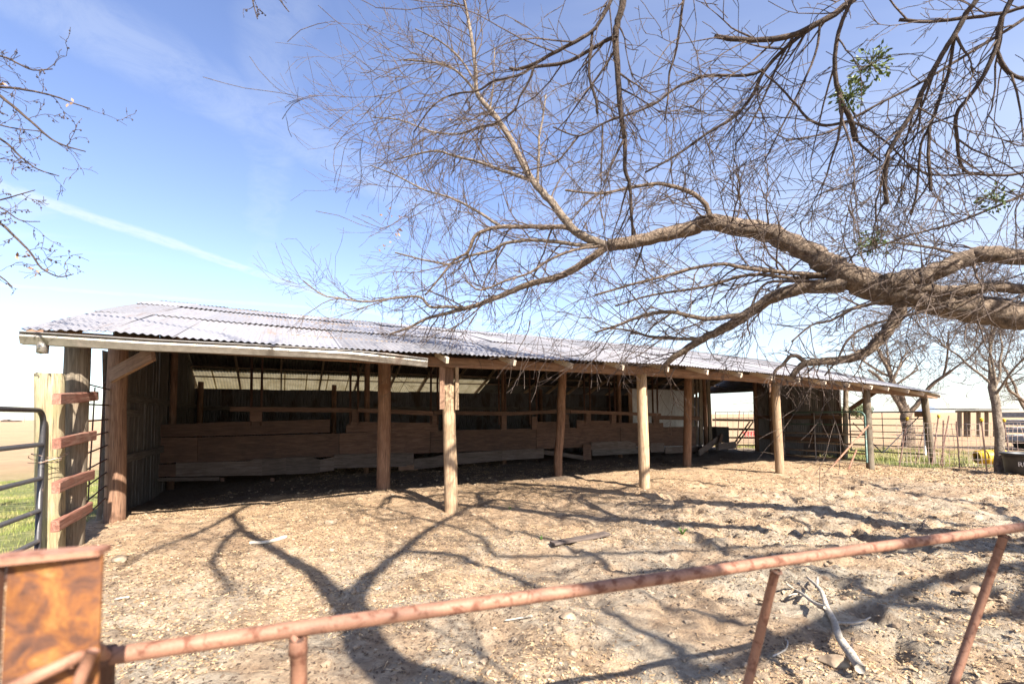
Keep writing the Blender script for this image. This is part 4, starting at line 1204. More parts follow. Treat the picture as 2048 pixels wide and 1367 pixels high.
def taper(pts, w0, w1):
    n = len(pts); w0 = w0 * (.68 if w0 > 8 else .85)
    return [(x, y, w0 + (w1 - w0) * i / (n - 1)) for i, (x, y) in enumerate(pts)]

T = Tree('shade_tree', 'big bare tree at right with long limbs reaching over the barn roof and pen', (7.4, 2.6, 0), 5)
base = np.array([7.4, 2.6, 0.0])
fork = np.array([7.3, 3.1, 2.1])
T.limb([(7.5, 2.5, -.3, .50), (7.42, 2.6, .15, .40), (7.3, 2.8, 1.0, .35), (*fork, .33), (7.25, 3.3, 2.5, .26)], 'trunk')
main_px = [(2048, 626, 57), (1940, 616, 55), (1850, 598, 50), (1770, 580, 53), (1700, 555, 50), (1650, 524, 42), (1600, 495, 38), (1530, 465, 36), (1430, 446, 32), (1380, 455, 30), (1300, 476, 26), (1216, 491, 23)]
mp = PX(main_px, 5.3, 6.6)
MP, MR = T.limb([(*fork, .28), (7.2, 3.9, 2.45, .22), (6.75, 4.8, 2.75, .19)] + mp, sub=5, knob=.06)
lim = [
 # crown on the left end of the big limb
 (taper([(1216, 491), (1161, 470), (1133, 442), (1106, 408), (1079, 377), (1062, 357), (1030, 296), (1002, 247), (975, 213), (954, 186), (951, 144), (944, 82), (934, 27), (923, -20)], 26, 5), 6.6, 7.6, 'bark_pale'),
 (taper([(1064, 361), (1023, 347), (982, 333), (947, 321), (906, 311), (865, 302), (789, 320)], 12, 3), 7.0, 7.5, 'bark_pale'),
 (taper([(1075, 372), (1078, 302), (1078, 275), (1085, 240), (1092, 190)], 9, 3), 6.95, 7.0, 'bark_pale'),
 (taper([(954, 186), (923, 151), (892, 130), (837, 122), (806, 120)], 6, 2.5), 7.3, 7.4, 'bark_pale'),
 (taper([(949, 162), (920, 117), (879, 82), (830, 58)], 5, 2), 7.35, 7.5, 'bark_pale'),
 (taper([(980, 218), (982, 206), (987, 165), (989, 96)], 5, 2), 7.25, 7.2, 'bark_pale'),
 (taper([(1002, 247), (960, 255), (915, 268), (860, 262), (800, 240), (745, 235)], 6, 2), 7.2, 7.5, 'bark_pale'),
 (taper([(1216, 491), (1164, 528), (1113, 555), (1079, 562), (1038, 576), (997, 593), (959, 608), (928, 617), (891, 627), (853, 637), (819, 654), (780, 668)], 23, 4), 6.6, 7.9, 'bark'),
 (taper([(928, 616), (894, 613), (860, 613), (839, 593), (791, 596), (730, 603), (679, 596), (644, 589), (605, 560)], 10, 2.2), 7.4, 7.9, 'bark_pale'),
 (taper([(1161, 474), (1133, 455), (1079, 454), (1010, 453), (976, 459), (949, 473), (935, 504), (908, 521), (874, 562), (850, 590)], 16, 3), 6.7, 7.1, 'bark'),
 (taper([(1190, 490), (1161, 490), (1106, 483), (1062, 480), (1010, 487), (986, 500), (942, 511), (901, 528), (850, 520), (790, 505)], 13, 3), 6.6, 7.4, 'bark_pale'),
 (taper([(1200, 492), (1147, 500), (1096, 521), (1060, 545), (1010, 562), (960, 580), (930, 560)], 9, 3), 6.5, 6.4, 'bark'),
 (taper([(1000, 452), (950, 420), (900, 395), (850, 380), (790, 350), (740, 330)], 7, 2), 6.9, 7.3, 'bark_pale'),
 (taper([(1422, 436), (1419, 429), (1407, 404), (1378, 383), (1337, 371), (1312, 367), (1262, 375), (1200, 387), (1130, 380)], 17, 4), 6.1, 6.3, 'bark'),
 # lower limbs toward the eave
 (taper([(1690, 570), (1647, 574), (1597, 576), (1556, 590), (1531, 603), (1490, 632), (1448, 656), (1407, 677), (1366, 702), (1337, 723), (1324, 738)], 46, 9), 5.75, 7.0, 'bark'),
 (taper([(1490, 629), (1432, 636), (1399, 636), (1337, 623), (1283, 632), (1241, 648), (1190, 665)], 16, 4), 6.3, 6.7, 'bark'),
 (taper([(1407, 677), (1399, 677), (1337, 677), (1299, 673), (1254, 660), (1200, 655)], 12, 3), 6.6, 6.9, 'bark'),
 (taper([(1650, 545), (1639, 549), (1573, 545), (1490, 536), (1448, 528), (1386, 536), (1324, 553), (1262, 569), (1190, 590)], 14, 4), 5.8, 6.2, 'bark'),
 (taper([(1650, 553), (1580, 555), (1498, 549), (1407, 574), (1303, 590), (1230, 612)], 13, 3), 5.9, 6.7, 'bark'),
 (taper([(1640, 562), (1560, 562), (1530, 568), (1510, 595), (1495, 640), (1500, 670)], 8, 2.5), 5.8, 5.5, 'bark_dark'),
 (taper([(1803, 605), (1794, 635), (1774, 661), (1752, 687), (1730, 703), (1697, 716), (1654, 722), (1621, 725), (1603, 731), (1583, 753)], 37, 11), 5.55, 5.9, 'bark'),
 (taper([(1610, 722), (1592, 711), (1579, 714), (1566, 729), (1550, 742), (1547, 766)], 13, 5), 5.85, 6.0, 'bark'),
 (taper([(1765, 602), (1733, 610), (1697, 621), (1662, 641), (1623, 650), (1583, 683)], 11, 3), 5.5, 5.6, 'bark'),
 (taper([(1895, 612), (1807, 632), (1730, 654), (1693, 683), (1675, 718), (1649, 751)], 8, 3), 5.2, 5.3, 'bark_dark'),
 # stems that run back to the trunk on the right
 (taper([(2210, 545), (2120, 528), (2048, 514), (1978, 507), (1945, 511), (1904, 528), (1862, 549), (1821, 556), (1770, 566)], 42, 36), 4.9, 5.55, 'bark'),
 (taper([(2160, 600), (2048, 578), (1978, 574), (1900, 583), (1850, 578), (1800, 572)], 28, 24), 5.1, 5.5, 'bark'),
 (taper([(1925, 510), (1862, 495), (1780, 485), (1735, 492)], 7, 3), 5.3, 5.2, 'bark'),
 (taper([(2120, 350), (2048, 388), (2001, 409), (1960, 426), (1898, 450), (1820, 470), (1740, 500), (1680, 520)], 9, 3), 4.6, 5.0, 'bark_dark'),
 (taper([(2160, 300), (2048, 345), (1980, 350), (1939, 347), (1870, 350), (1800, 330), (1740, 345)], 7, 2.5), 4.3, 4.6, 'bark_dark'),
]
dress_spec = []
for pts, d0, d1, mt in lim:
    P, rad = T.limb(PX(pts, d0, d1), mat=mt, knob=.05)
    dress_spec.append((P, rad))
T.dress(MP, MR, .2, (.5, 1.5), .02, start=.40, rmax=.016, kink=.17)
for P, rad in dress_spec:
    L0 = .95 if rad[0] > .02 else .75
    low_ = P[-1][2] < 2.25 and P[-1][0] > 2.0
    T.kids = {1: (2, 4), 2: (1, 2)} if low_ else {1: (4, 6), 2: (1, 3)}
    if low_: L0 *= .5
    T.dress(P, rad, .14, (.3, L0 * 1.6), -.005, start=.10, rf=.6, rmax=.015, kink=.14, fwd=(.6, 1.4))
# hanging twigs over the header
for (x, y, dx, dy, d) in ((1572, 757, 15, 45, 5.95), (1590, 757, -12, 55, 5.9), (1617, 735, 10, 60, 5.8), (1655, 725, 5, 70, 5.8), (1640, 726, -22, 60, 5.8), (1324, 738, -20, 15, 7.0), (1230, 660, -60, 95, 6.7), (1200, 690, -75, 65, 6.7), (1060, 640, 10, 110, 6.9), (1412, 680, 8, 70, 6.5)):
    a = AT(x, y, d); b = AT(x + dx, y + dy, d)
    dd = b - a; Ln = np.linalg.norm(dd)
    T.twig(a, dd / Ln, Ln * 1.1, .010, 2, -.02, .22, 6)

# upper limbs of the same tree, arching over the viewer; their shadows fork across the pen
def shadow_of(px, py, h):
    g = G(px, py); return np.array([g[0] - SHX * h / math.tan(SUN_EL), g[1] - SHY * h / math.tan(SUN_EL), h])
f2 = shadow_of(697, 1215, 5.0)
low1 = shadow_of(800, 1345, 4.0)
A0, AR0 = T.limb([(7.3, 2.8, 1.3, .24), (5.7, .7, 1.95, .20), (4.2, -.05, 2.3, .18), (3.5, -.5, 2.75, .17), (2.86, -.95, 3.25, .16), (*low1, .15), (*f2, .145)], mat='bark')
sl = [shadow_of(620, 1145, 5.4), shadow_of(540, 1105, 5.8), shadow_of(480, 1065, 6.2), shadow_of(468, 1035, 6.5), shadow_of(505, 1012, 6.8)]
sr = [shadow_of(740, 1150, 5.3), shadow_of(800, 1105, 5.6), shadow_of(850, 1065, 5.9), shadow_of(900, 1035, 6.2), shadow_of(960, 1005, 6.6)]
P1_, R1_ = T.limb([(*f2, .12)] + [(*p, r) for p, r in zip(sl, (.085, .07, .055, .045, .03))])
P2_, R2_ = T.limb([(*f2, .12)] + [(*p, r) for p, r in zip(sr, (.075, .06, .05, .045, .035))])
P3_, R3_ = T.limb([(*sr[1], .06)] + [(*shadow_of(x, y, h), r) for x, y, h, r in ((930, 1110, 6.0, .05), (1020, 1150, 6.3, .045), (1090, 1190, 6.6, .035))])
P4_, R4_ = T.limb([(*sl[3], .04)] + [(*shadow_of(x, y, h), r) for x, y, h, r in ((400, 1075, 6.7, .04), (320, 1110, 6.9, .03), (240, 1150, 7.1, .02))])
P5_, R5_ = T.limb([(*sl[2], .05)] + [(*shadow_of(x, y, h), r) for x, y, h, r in ((435, 1110, 6.4, .04), (430, 1150, 6.6, .032), (470, 1190, 6.8, .02))])
T.kids = {1: (2, 4), 2: (1, 2)}
for P, r_ in ((P1_, R1_), (P2_, R2_), (P3_, R3_), (P4_, R4_), (P5_, R5_), (A0, AR0)):
    T.dress(P, r_, .22, (.6, 1.9), .04, start=.25, rf=.45, rmax=.02, kink=.17)
# rest of the crown above and behind the viewer, seen only by its shadows on the pen
T.kids = {1: (3, 5), 2: (1, 2)}
crown_top = np.array([10.2, .8, 4.4])
T.limb([(*fork, .24), (8.4, 2.3, 3.0, .20), (*crown_top, .15)])
streaks = [
 ([(1307, 982), (1410, 997), (1492, 1023), (1579, 1038), (1666, 1059), (1768, 1079)], 6.0, .05),
 ([(1102, 1018), (1205, 1028), (1282, 1038), (1358, 1054), (1440, 1089), (1502, 1110)], 5.8, .045),
 ([(960, 1035), (1000, 1054), (1102, 1079), (1205, 1115), (1266, 1141)], 6.2, .045),
 ([(1169, 1197), (1256, 1248), (1358, 1299), (1425, 1340)], 5.6, .05),
 ([(1276, 1182), (1358, 1217), (1440, 1238), (1512, 1253), (1614, 1279)], 5.5, .045),
 ([(1589, 1135), (1691, 1156), (1768, 1202), (1870, 1217), (2048, 1228)], 5.2, .06),
 ([(1594, 951), (1706, 966), (1819, 992), (1960, 1010)], 6.0, .05),
 ([(1640, 1025), (1768, 1043), (1922, 1054), (2048, 1079)], 5.6, .05),
 ([(1040, 985), (1130, 1000), (1230, 985), (1330, 960)], 6.6, .04),
 ([(700, 1020), (760, 1045), (850, 1040), (960, 1075), (1050, 1110)], 6.8, .035)]
T.kids = {1: (3, 5), 2: (1, 2)}
for pts, h, r_ in streaks:
    Q = [shadow_of(x, y, h + .25 * math.sin(i * 1.7 + x)) for i, (x, y) in enumerate(pts)]
    Q = Q[::-1]                                   # trunk side first
    m2 = crown_top * .5 + Q[0] * .5 + np.array([0, 0, .35])
    Pq, Rq = T.limb([(*crown_top, r_ * 1.2), (*m2, r_ * 1.1)] + [(*q, r_ * (1.2 - .9 * i / len(Q))) for i, q in enumerate(Q)])
    T.dress(Pq, Rq, .24, (.5, 1.6), .02, start=.4, rf=.5, rmax=.018, kink=.17)
# limbs that carry the hanging branches in view
oh1 = [(*fork, .22), (6.6, 2.6, 3.4, .15), (5.0, 2.2, 4.9, .105), (3.2, 2.4, 5.6, .075), (1.9, 2.9, 5.5, .05)]
P6_, R6_ = T.limb(oh1)
T.kids = {1: (3, 5), 2: (1, 2)}
hang = [
 (taper([(1330, -140), (1262, -70), (1247, 0), (1236, 41), (1231, 76), (1235, 138), (1240, 206), (1243, 241), (1250, 285), (1250, 337), (1260, 371), (1262, 413), (1266, 470)], 24, 5), 3.3, 3.7),
 (taper([(1231, 76), (1223, 76), (1192, 93), (1150, 117), (1113, 129), (1068, 134), (1044, 148), (1009, 158), (985, 163), (954, 182), (906, 189), (865, 213), (827, 265)], 12, 2.5), 3.4, 4.2),
 (taper([(1300, -150), (1250, -60), (1223, 0), (1205, 34), (1185, 62), (1140, 89), (1095, 113), (1061, 131), (1033, 139), (1020, 136)], 12, 6), 3.2, 3.5),
 (taper([(1185, 62), (1181, 103), (1178, 138), (1181, 165), (1192, 199), (1195, 227)], 8.5, 5.5), 3.35, 3.4),
 (taper([(1068, 134), (1058, 162), (1040, 193), (1030, 217), (996, 244), (958, 254), (920, 268)], 6, 2), 3.7, 4.0),
 (taper([(1420, -110), (1380, -50), (1367, 0), (1360, 52), (1350, 110), (1339, 144), (1336, 193), (1329, 241)], 10, 3), 3.5, 3.8),
 (taper([(1800, -90), (1706, 0), (1640, 45), (1589, 69), (1537, 79), (1468, 79), (1430, 72)], 20, 8), 3.9, 4.4),
 (taper([(1640, 45), (1623, 56), (1571, 96), (1527, 144), (1503, 193), (1468, 234), (1417, 265), (1348, 313), (1290, 345)], 13, 4), 4.1, 4.7),
 (taper([(1527, 140), (1492, 151), (1417, 151), (1400, 155), (1353, 175), (1312, 206), (1264, 227), (1229, 237), (1205, 248), (1157, 272), (1106, 254)], 9, 3), 4.3, 5.0),
 (taper([(1157, 272), (1135, 300), (1110, 325), (1060, 340), (1010, 355)], 5, 2), 4.85, 5.0),
 (taper([(1205, 248), (1204, 300), (1202, 340), (1203, 370)], 5, 2.5), 4.8, 4.8),
 (taper([(1730, -60), (1699, 10), (1681, 52), (1671, 103), (1671, 155), (1685, 206), (1702, 241), (1712, 282)], 10, 10), 3.6, 3.9),
 (taper([(1712, 280), (1737, 303), (1764, 323)], 6, 3), 3.9, 3.95),
 (taper([(1702, 241), (1651, 251), (1616, 237), (1589, 206), (1554, 168), (1530, 150)], 7, 3), 3.85, 4.1),
 (taper([(2010, -90), (1953, 0), (1932, 27), (1908, 72), (1884, 110), (1853, 165), (1829, 217), (1802, 261), (1778, 303), (1773, 327), (1769, 361), (1773, 409)], 15, 8), 3.3, 3.8),
 (taper([(1908, 80), (1898, 138), (1884, 186), (1864, 241), (1843, 285), (1838, 327), (1833, 385), (1822, 430)], 9, 4), 3.45, 3.8),
 (taper([(1864, 241), (1860, 254), (1857, 309), (1860, 354), (1862, 382)], 7, 6), 3.6, 3.6),
 (taper([(2070, -100), (2022, 0), (2001, 45), (1991, 96), (1967, 151), (1939, 193), (1912, 230), (1915, 285), (1922, 330), (1939, 347)], 15, 5), 3.3, 3.7),
 (taper([(2130, -5), (2048, 14), (2001, 27), (1932, 36), (1864, 43), (1798, 40)], 10, 6), 3.8, 4.2),
 (taper([(2140, -20), (2048, 38), (1984, 79), (1898, 131), (1829, 172), (1761, 206), (1709, 234), (1657, 265), (1571, 282)], 10, 3), 4.0, 4.5),
 (taper([(1993, 100), (2015, 141), (2048, 158), (2110, 170)], 8, 6), 3.45, 3.5),
 (taper([(1912, 230), (1850, 255), (1790, 310), (1720, 360), (1650, 385)], 4.5, 2), 3.6, 4.2),
 (taper([(1589, 69), (1560, 120), (1530, 190), (1500, 250), (1470, 290)], 6, 2.5), 4.2, 4.4),
 (taper([(1640, 45), (1630, 110), (1590, 200), (1555, 270), (1530, 320)], 6, 2.5), 4.0, 4.2),
]
hp0 = []
for pts, d0, d1 in hang:
    P, rad = T.limb(PX(pts, d0, d1), 'branch', 'bark_dark', .07)
    T.dress(P, rad, .14, (.3, 1.3), -.025, start=.10, rf=.6, rmax=.0115, kink=.13, fwd=(.7, 1.6))
    hp0.append(P[0])
# carry each hanging branch back to an overhead limb
ohl = [np.array(p[:3]) for p in oh1[1:]]
for k in (0, 2, 5, 6, 11, 14, 17, 18, 19):
    a = hp0[k]; c = min(ohl, key=lambda q: np.linalg.norm(q - a))
    m_ = (a + c) / 2 + np.array([0, 0, .5]); r0 = {0: .05, 6: .05}.get(k, .035)
    T.limb([(*c, r0 * 1.3), (*m_, r0 * 1.1), (*a, hang[k][0][0][2] / 2 / FPX * hang[k][1])], 'branch', 'bark_dark')
print('tree twig segs', T.nseg, len(T.TF))
T.finish()

# withered leaves still hanging on the far branch tips (uncountable flecks)
def flecks(name, centers, n, spread, size, mat, label, parent=None):
    V = []
    for k in range(n):
        c = random.choice(centers); p = np.array(c) + rng.normal(0, 1, 3) * spread
        q = rng.normal(0, 1, 3); q /= np.linalg.norm(q); w = np.cross(q, rng.normal(0, 1, 3)); w /= np.linalg.norm(w)
        s = random.uniform(*size)
        V += [p - q * s, p + w * s * .45, p + q * s, p - w * s * .45]
    o = put(name, mesh_np(name, np.array(V), np.arange(len(V)).reshape(-1, 4)), parent, None, M[mat]); o['kind'] = 'stuff'
    if label: o['label'] = label
    return o
flecks('withered_leaves', [AT(x, y, 7.3) for x, y in ((790, 425), (800, 440), (780, 430), (770, 490), (798, 470), (1003, 325), (1090, 300), (905, 230))], 40, .07, (.02, .045), 'deadleaf', None, T.root)
# mistletoe tufts
def mistletoe(px, py, d, rad, n, label):
    c = AT(px, py, d); rt_ = root('mistletoe', label, 'mistletoe', c, 'mistletoe tufts in the big tree')
    V, F, SV, SF = [], [], [], []
    for k in range(n):
        v = rng.normal(0, 1, 3); v /= np.linalg.norm(v); v = v * rad * random.random() ** .4 * np.array([1, .8, .9])
        p = c + v; s = random.uniform(.012, .03)
        q = v / (np.linalg.norm(v) + 1e-6) + rng.normal(0, .5, 3); q /= np.linalg.norm(q); w = np.cross(q, rng.normal(0, 1, 3)); w /= np.linalg.norm(w); h = np.cross(q, w)
        b = len(V); V += [p, p + q * s + w * s * .55 + h * s * .15, p + q * s * 2, p + q * s - w * s * .55 + h * s * .15]; F.append((b, b + 1, b + 2, b + 3))
        if k % 4 == 0: tube_geo([c, c + v * .5 + rng.normal(0, .01, 3), p], [.005, .004, .002], 3, SV, SF, False)
    o = put('leaves', mesh('leaves', V, F), rt_, None, M['mistle']); o['kind'] = 'stuff'
    put('stems', mesh('stems', SV, SF, True), rt_, None, M['mistle'])
mistletoe(1742, 130, 3.75, .155, 150, 'largest mistletoe tuft, high in the hanging branches')
mistletoe(1700, 190, 3.8, .13, 110, 'mistletoe tuft on the branch just under the largest one')
mistletoe(1748, 488, 5.2, .19, 170, 'yellowish mistletoe tuft above the fork of the big limb')
mistletoe(1990, 398, 4.7, .15, 110, 'small dark mistletoe tuft near the right edge of the crown')

# left tree with berries, mostly out of frame
T2 = Tree('berry_tree', 'bare tree at the left edge with drooping twigs and dark berries', (-6.6, 2.6, 0), 9, 'bark_dark', 'bark_twig')
T2.limb([(-6.6, 2.6, -.3, .22), (-6.6, 2.65, .5, .17), (-6.7, 2.7, 1.8, .15), (-6.5, 2.9, 3.2, .12), (-6.3, 3.1, 4.6, .08), (-6.0, 3.2, 5.8, .04)], 'trunk')
lt_ = [(taper([(-120, 90), (0, 112), (35, 127), (66, 140), (105, 138)], 5, 2), 4.0), (taper([(-140, 190), (-20, 175), (53, 180), (110, 193), (145, 206), (180, 217)], 6, 1.8), 4.0),
       (taper([(-140, 110), (-20, 178), (35, 220), (70, 250), (101, 277), (132, 292), (171, 303)], 8, 2), 3.9), (taper([(-120, 210), (0, 277), (40, 312), (75, 338), (118, 352)], 6, 1.8), 4.1),
       (taper([(-120, 430), (0, 400), (35, 390), (70, 380)], 4, 1.6), 4.0), (taper([(-130, 380), (-10, 440), (26, 470), (61, 505), (83, 536), (118, 553), (147, 548)], 7, 1.8), 4.0),
       (taper([(-120, 530), (-20, 545), (10, 560), (25, 575)], 5, 1.8), 4.0), (taper([(-60, 230), (0, 250), (40, 258), (80, 262)], 4, 1.6), 4.0), (taper([(-60, 405), (0, 415), (40, 440), (80, 443)], 4, 1.6), 4.0)]
bc = []
T2.kids = {1: (2, 3), 2: (1, 2)}; T2.maxlvl = 3; T2.minr = .0022
tips = []
for pts, d in lt_:
    P, rad = T2.limb(PX(pts, d, d + .1), 'branch', None, .05)
    T2.dress(P, rad, .14, (.12, .34), -.01, start=.1, rf=.6, rmax=.004, kink=.25)
    a = P[0]; T2.limb([(-6.4, 2.95, max(2.6, min(a[2] + .3, 5.2)), .03), (*((np.array([-6.4, 2.95, a[2] + .3]) + a) / 2 + np.array([0, 0, .15])), .022), (*a, pts[0][2] / 2 / FPX * d)], 'branch')
for pts, d in ((taper([(470, -140), (495, -60), (505, 0), (515, 38)], 5, 2), 3.6), (taper([(470, -140), (530, -50), (560, 0), (578, 24)], 5, 2), 3.6)):
    P, rad = T2.limb(PX(pts, d, d), 'branch', None, .05); T2.dress(P, rad, .10, (.08, .22), -.03, start=.5, rf=.6, rmax=.004)
    a = P[0]; 
aa = AT(470, -140, 3.6)
T2.limb([(-6.1, 3.1, 5.5, .05), (-4.5, 3.3, 6.1, .035), (*aa, .012)], 'branch')
tv = np.array(T2.TV)
sel = tv[(tv[:, 1] > 3.0)]
sel = sel[rng.choice(len(sel), 330, replace=False)]
BV, BF = [], []
oc = np.array([(1, 0, 0), (-1, 0, 0), (0, 1, 0), (0, -1, 0), (0, 0, 1), (0, 0, -1)], float)
of = [(0, 2, 4), (2, 1, 4), (1, 3, 4), (3, 0, 4), (2, 0, 5), (1, 2, 5), (3, 1, 5), (0, 3, 5)]
for p in sel:
    b = len(BV); s = random.uniform(.006, .0105)
    BV += list(p + oc * s + np.array([0, 0, -.008])); BF += [tuple(b + k for k in f) for f in of]
o = put('berries', mesh('berries', BV, BF, True), T2.root, None, M['berry']); o['kind'] = 'stuff'
flecks('withered_leaves', [AT(x, y, 4.0) for x, y in ((128, 205), (45, 515), (52, 508), (80, 545), (8, 178))], 30, .03, (.012, .03), 'deadleaf', None, T2.root)
T2.finish()

# standing background trees grown freely
def free_tree(name, label, base_, h, r0, seed, forks, barkm='bark', twigm='bark_twig', mat=None, trunk=.22, lf=.5, spread=.5, minr=.006, sp=.35, tw=(.5, 1.5)):
    t = Tree(name, label, base_, seed, barkm, twigm, 'bare trees beyond the pen'); rr = t.r; t.minr = minr; t.kids = {1: (3, 5), 2: (2, 3)}
    base_ = np.array(base_, float)
    def grow(p, d, L, r, lvl):
        n = 5; P = [(*p, r)]
        q = np.array(p)
        for i in range(n):
            d = d + np.array([rr.gauss(0, .16), rr.gauss(0, .16), rr.gauss(0, .08) + .03]); d /= np.linalg.norm(d)
            q = q + d * L / n; P.append((*q, r * (1 - .5 * (i + 1) / n)))
        Pp, rd = t.limb(P, 'limb', mat, .05, 3)
        t.dress(Pp, rd, sp, tw, .03, start=.2, rf=.5, rmax=.02)
        if lvl < 2:
            for k in range(rr.randint(2, 3)):
                i = rr.randint(len(Pp) // 2, len(Pp) - 1)
                v = np.array([rr.gauss(0, 1), rr.gauss(0, 1), rr.uniform(-.1, .6)]); dd = d * .7 + v * spread; dd /= np.linalg.norm(dd)
                grow(Pp[i], dd, L * rr.uniform(.55, .8), rd[i] * .72, lvl + 1)
    th = h * trunk
    t.limb([(*(base_ - [0, 0, .3]), r0 * 1.5), (*(base_ + [0, 0, .15]), r0 * 1.1), (*(base_ + [.05, 0, th * .6]), r0 * .95), (*(base_ + [0, .05, th]), r0 * .9), (*(base_ + [0, .05, th * 1.25]), r0 * .6)], 'trunk', mat)
    for (ax_, az_, L) in forks:
        d = np.array([math.sin(az_) * math.cos(ax_), math.sin(az_) * math.sin(ax_), math.cos(az_)])
        grow(base_ + [0, .03, th * rr.uniform(.85, 1.1)], d, L, r0 * lf, 0)
    t.finish(); return t
b1 = G(1816, 896, -.1)
free_tree('bare_tree', 'bare forked tree standing behind the far end of the barn', b1, 7.5, .24, 31, ((math.pi, .55, 2.8), (math.pi * .9, .12, 3.2), (0, .5, 2.8), (1.5, .4, 2.4)), sp=.30, tw=(.5, 1.4), minr=.007)
b2 = G(2000, 940, -.05)
free_tree('bare_tree', 'slim bare tree growing up through the wire fence line', b2, 6.5, .105, 44, ((math.pi, .7, 2.0), (0, .75, 2.2), (-1.4, .8, 1.9), (2.0, .2, 2.6), (3.6, .3, 2.4)), 'bark_pale', 'bark_twig', trunk=.36, lf=.33, sp=.14, tw=(.4, 1.2), minr=.0045)
b3 = G(2075, 905, -.1)
free_tree('bare_tree', 'bare bushy tree at the right edge behind the stock tank', b3, 6.5, .16, 52, ((math.pi, .6, 2.6), (math.pi * .8, .25, 2.8), (0, .5, 2.4)), lf=.4, sp=.2, tw=(.5, 1.4), minr=.006)
# distant green trees
def leafy(name, label, px, py, d, w, h, seed):
    c = AT(px, py, d); c[2] = gz(c[0], c[1])
    rr = np.random.default_rng(seed); rt_ = root(name, label, 'tree', c, 'green trees on the far field edge')
    n = 1500; V = []
    cl_ = [(rr.uniform(-.4, .4) * w, rr.uniform(-.3, .3) * w, rr.uniform(.35, .85) * h, rr.uniform(.16, .3) * w) for _ in range(12)]
    for k in range(n):
        cx, cy, cz, r_ = cl_[rr.integers(len(cl_))]
        v = rr.normal(0, 1, 3); v /= np.linalg.norm(v); p = c + np.array([cx, cy, cz]) + v * r_ * rr.random() ** .35 * np.array([1, 1, .75])
        q = rr.normal(0, 1, 3); q /= np.linalg.norm(q); ww = np.cross(q, v + .01); ww /= np.linalg.norm(ww) + 1e-6; s = w * .035
        V += [p - q * s, p + ww * s, p + q * s, p - ww * s]
    put('crown', mesh_np('crown', np.array(V), np.arange(len(V)).reshape(-1, 4)), rt_, None, M['leafgreen'])
    tube_obj('trunk', [c - [0, 0, .3], c + [0, 0, h * .35], c + [.1, 0, h * .6]], [w * .035, w * .028, w * .015], M['bark'], rt_, 8)
leafy('leafy_tree', 'left one of the green trees on the far field edge', 1697, 822, 120, 6, 3.6, 1)
leafy('leafy_tree', 'right one of the green trees on the far field edge', 1722, 822, 125, 6.5, 3.8, 2)

# ------------------------------------------------------------------ far things
# hill
hv, hf = [], []
hc = AT(1868, 822, 2600)
for i in range(17):
    t = i / 16; x = -110 + 220 * t; z = 42 * math.exp(-((t - .42) / .22) ** 2) + 5 * math.sin(t * 9)
    for (dy, s) in ((-60, 0), (0, 1), (80, 0)): hv.append((hc[0] + x * 1.3, hc[1] + dy, -6 + (z + 4) * s))
for i in range(16):
    for j in range(2): a = i * 3 + j; hf.append((a, a + 3, a + 4, a + 1))
structure(put('hill', mesh('hill', hv, hf, True), None, None, M['hill']))
# old pole shed far to the right
ps = root('pole_shed', 'old low pole shed standing open in the dry field at right', 'shed', G(1955, 872, -.12))
for x, w in ((1919, 8), (1931, 2), (1937, 3), (1957, 6), (1973, 2.5), (1990, 6)):
    a = G(x, 873, -.12); dd = (a - C0) @ FW; b = AT(x, 822, dd)
    board('post', a - [0, 0, .2], b, w * .75 / FPX * dd, .2, M['post_grey'], ps)
a = G(1914, 873, -.12); dd = (a - C0) @ FW
a = AT(1912, 821.5, dd); b = AT(1996, 821.5, dd)
for off in (0, 1.3, 2.6):
    board('roof_board', a + [0, off - .7, .10 + off * .03], b + [0, off - .7, .10 + off * .03], 1.25, .05, M['grey'], ps)
board('beam', a + [0, .02, -.03], b + [0, .02, -.03], .08, .14, M['post_grey'], ps)
# pale slatted stock trailer behind the tank
st_a = G(2092, 905, -.1); dd = (st_a - C0) @ FW
trl = root('stock_trailer', 'pale grey slatted stock trailer parked behind the stock tank', 'trailer', st_a)
z0_ = .45; Ln = 3.6
ex = np.array([1.0, .12, 0]); ex /= np.linalg.norm(ex); ey = np.array([-ex[1], ex[0], 0])
for k in range(4):
    zq = z0_ + .12 + k * .33
    board('slat', st_a + ex * .0 + [0, 0, zq], st_a + ex * Ln + [0, 0, zq], .04, .22, M['trailer'], trl)
    board('slat', st_a + ey * 1.6 + [0, 0, zq], st_a + ey * 1.6 + ex * Ln + [0, 0, zq], .04, .22, M['trailer'], trl)
    board('slat', st_a + ey * .05 + [0, 0, zq], st_a + ey * 1.55 + [0, 0, zq], .04, .22, M['trailer'], trl)
for k in range(5):
    q = st_a + ex * (.1 + k * .85) - ey * .05
    board('stake', q + [0, 0, z0_ - .1], q + [0, 0, z0_ + 1.35], .07, .05, M['rust_dark'], trl, uph=tuple(ey))
board('bed', st_a + ey * .8 + [0, 0, z0_ - .06], st_a + ey * .8 + ex * Ln + [0, 0, z0_ - .06], 1.6, .08, M['post_grey'], trl)
for kx in (1.3, 2.2):
    for ky in (-.12, 1.72):
        c = st_a + ex * kx + ey * ky
        mw, L = frame_from(c + [0, 0, .33] - ey * .1, c + [0, 0, .33] + ey * .1)
        wh = put('wheel', post_mesh(.2, .32, .32, 1, 20, 0, 1, 0), trl, mw, M['rubber'])
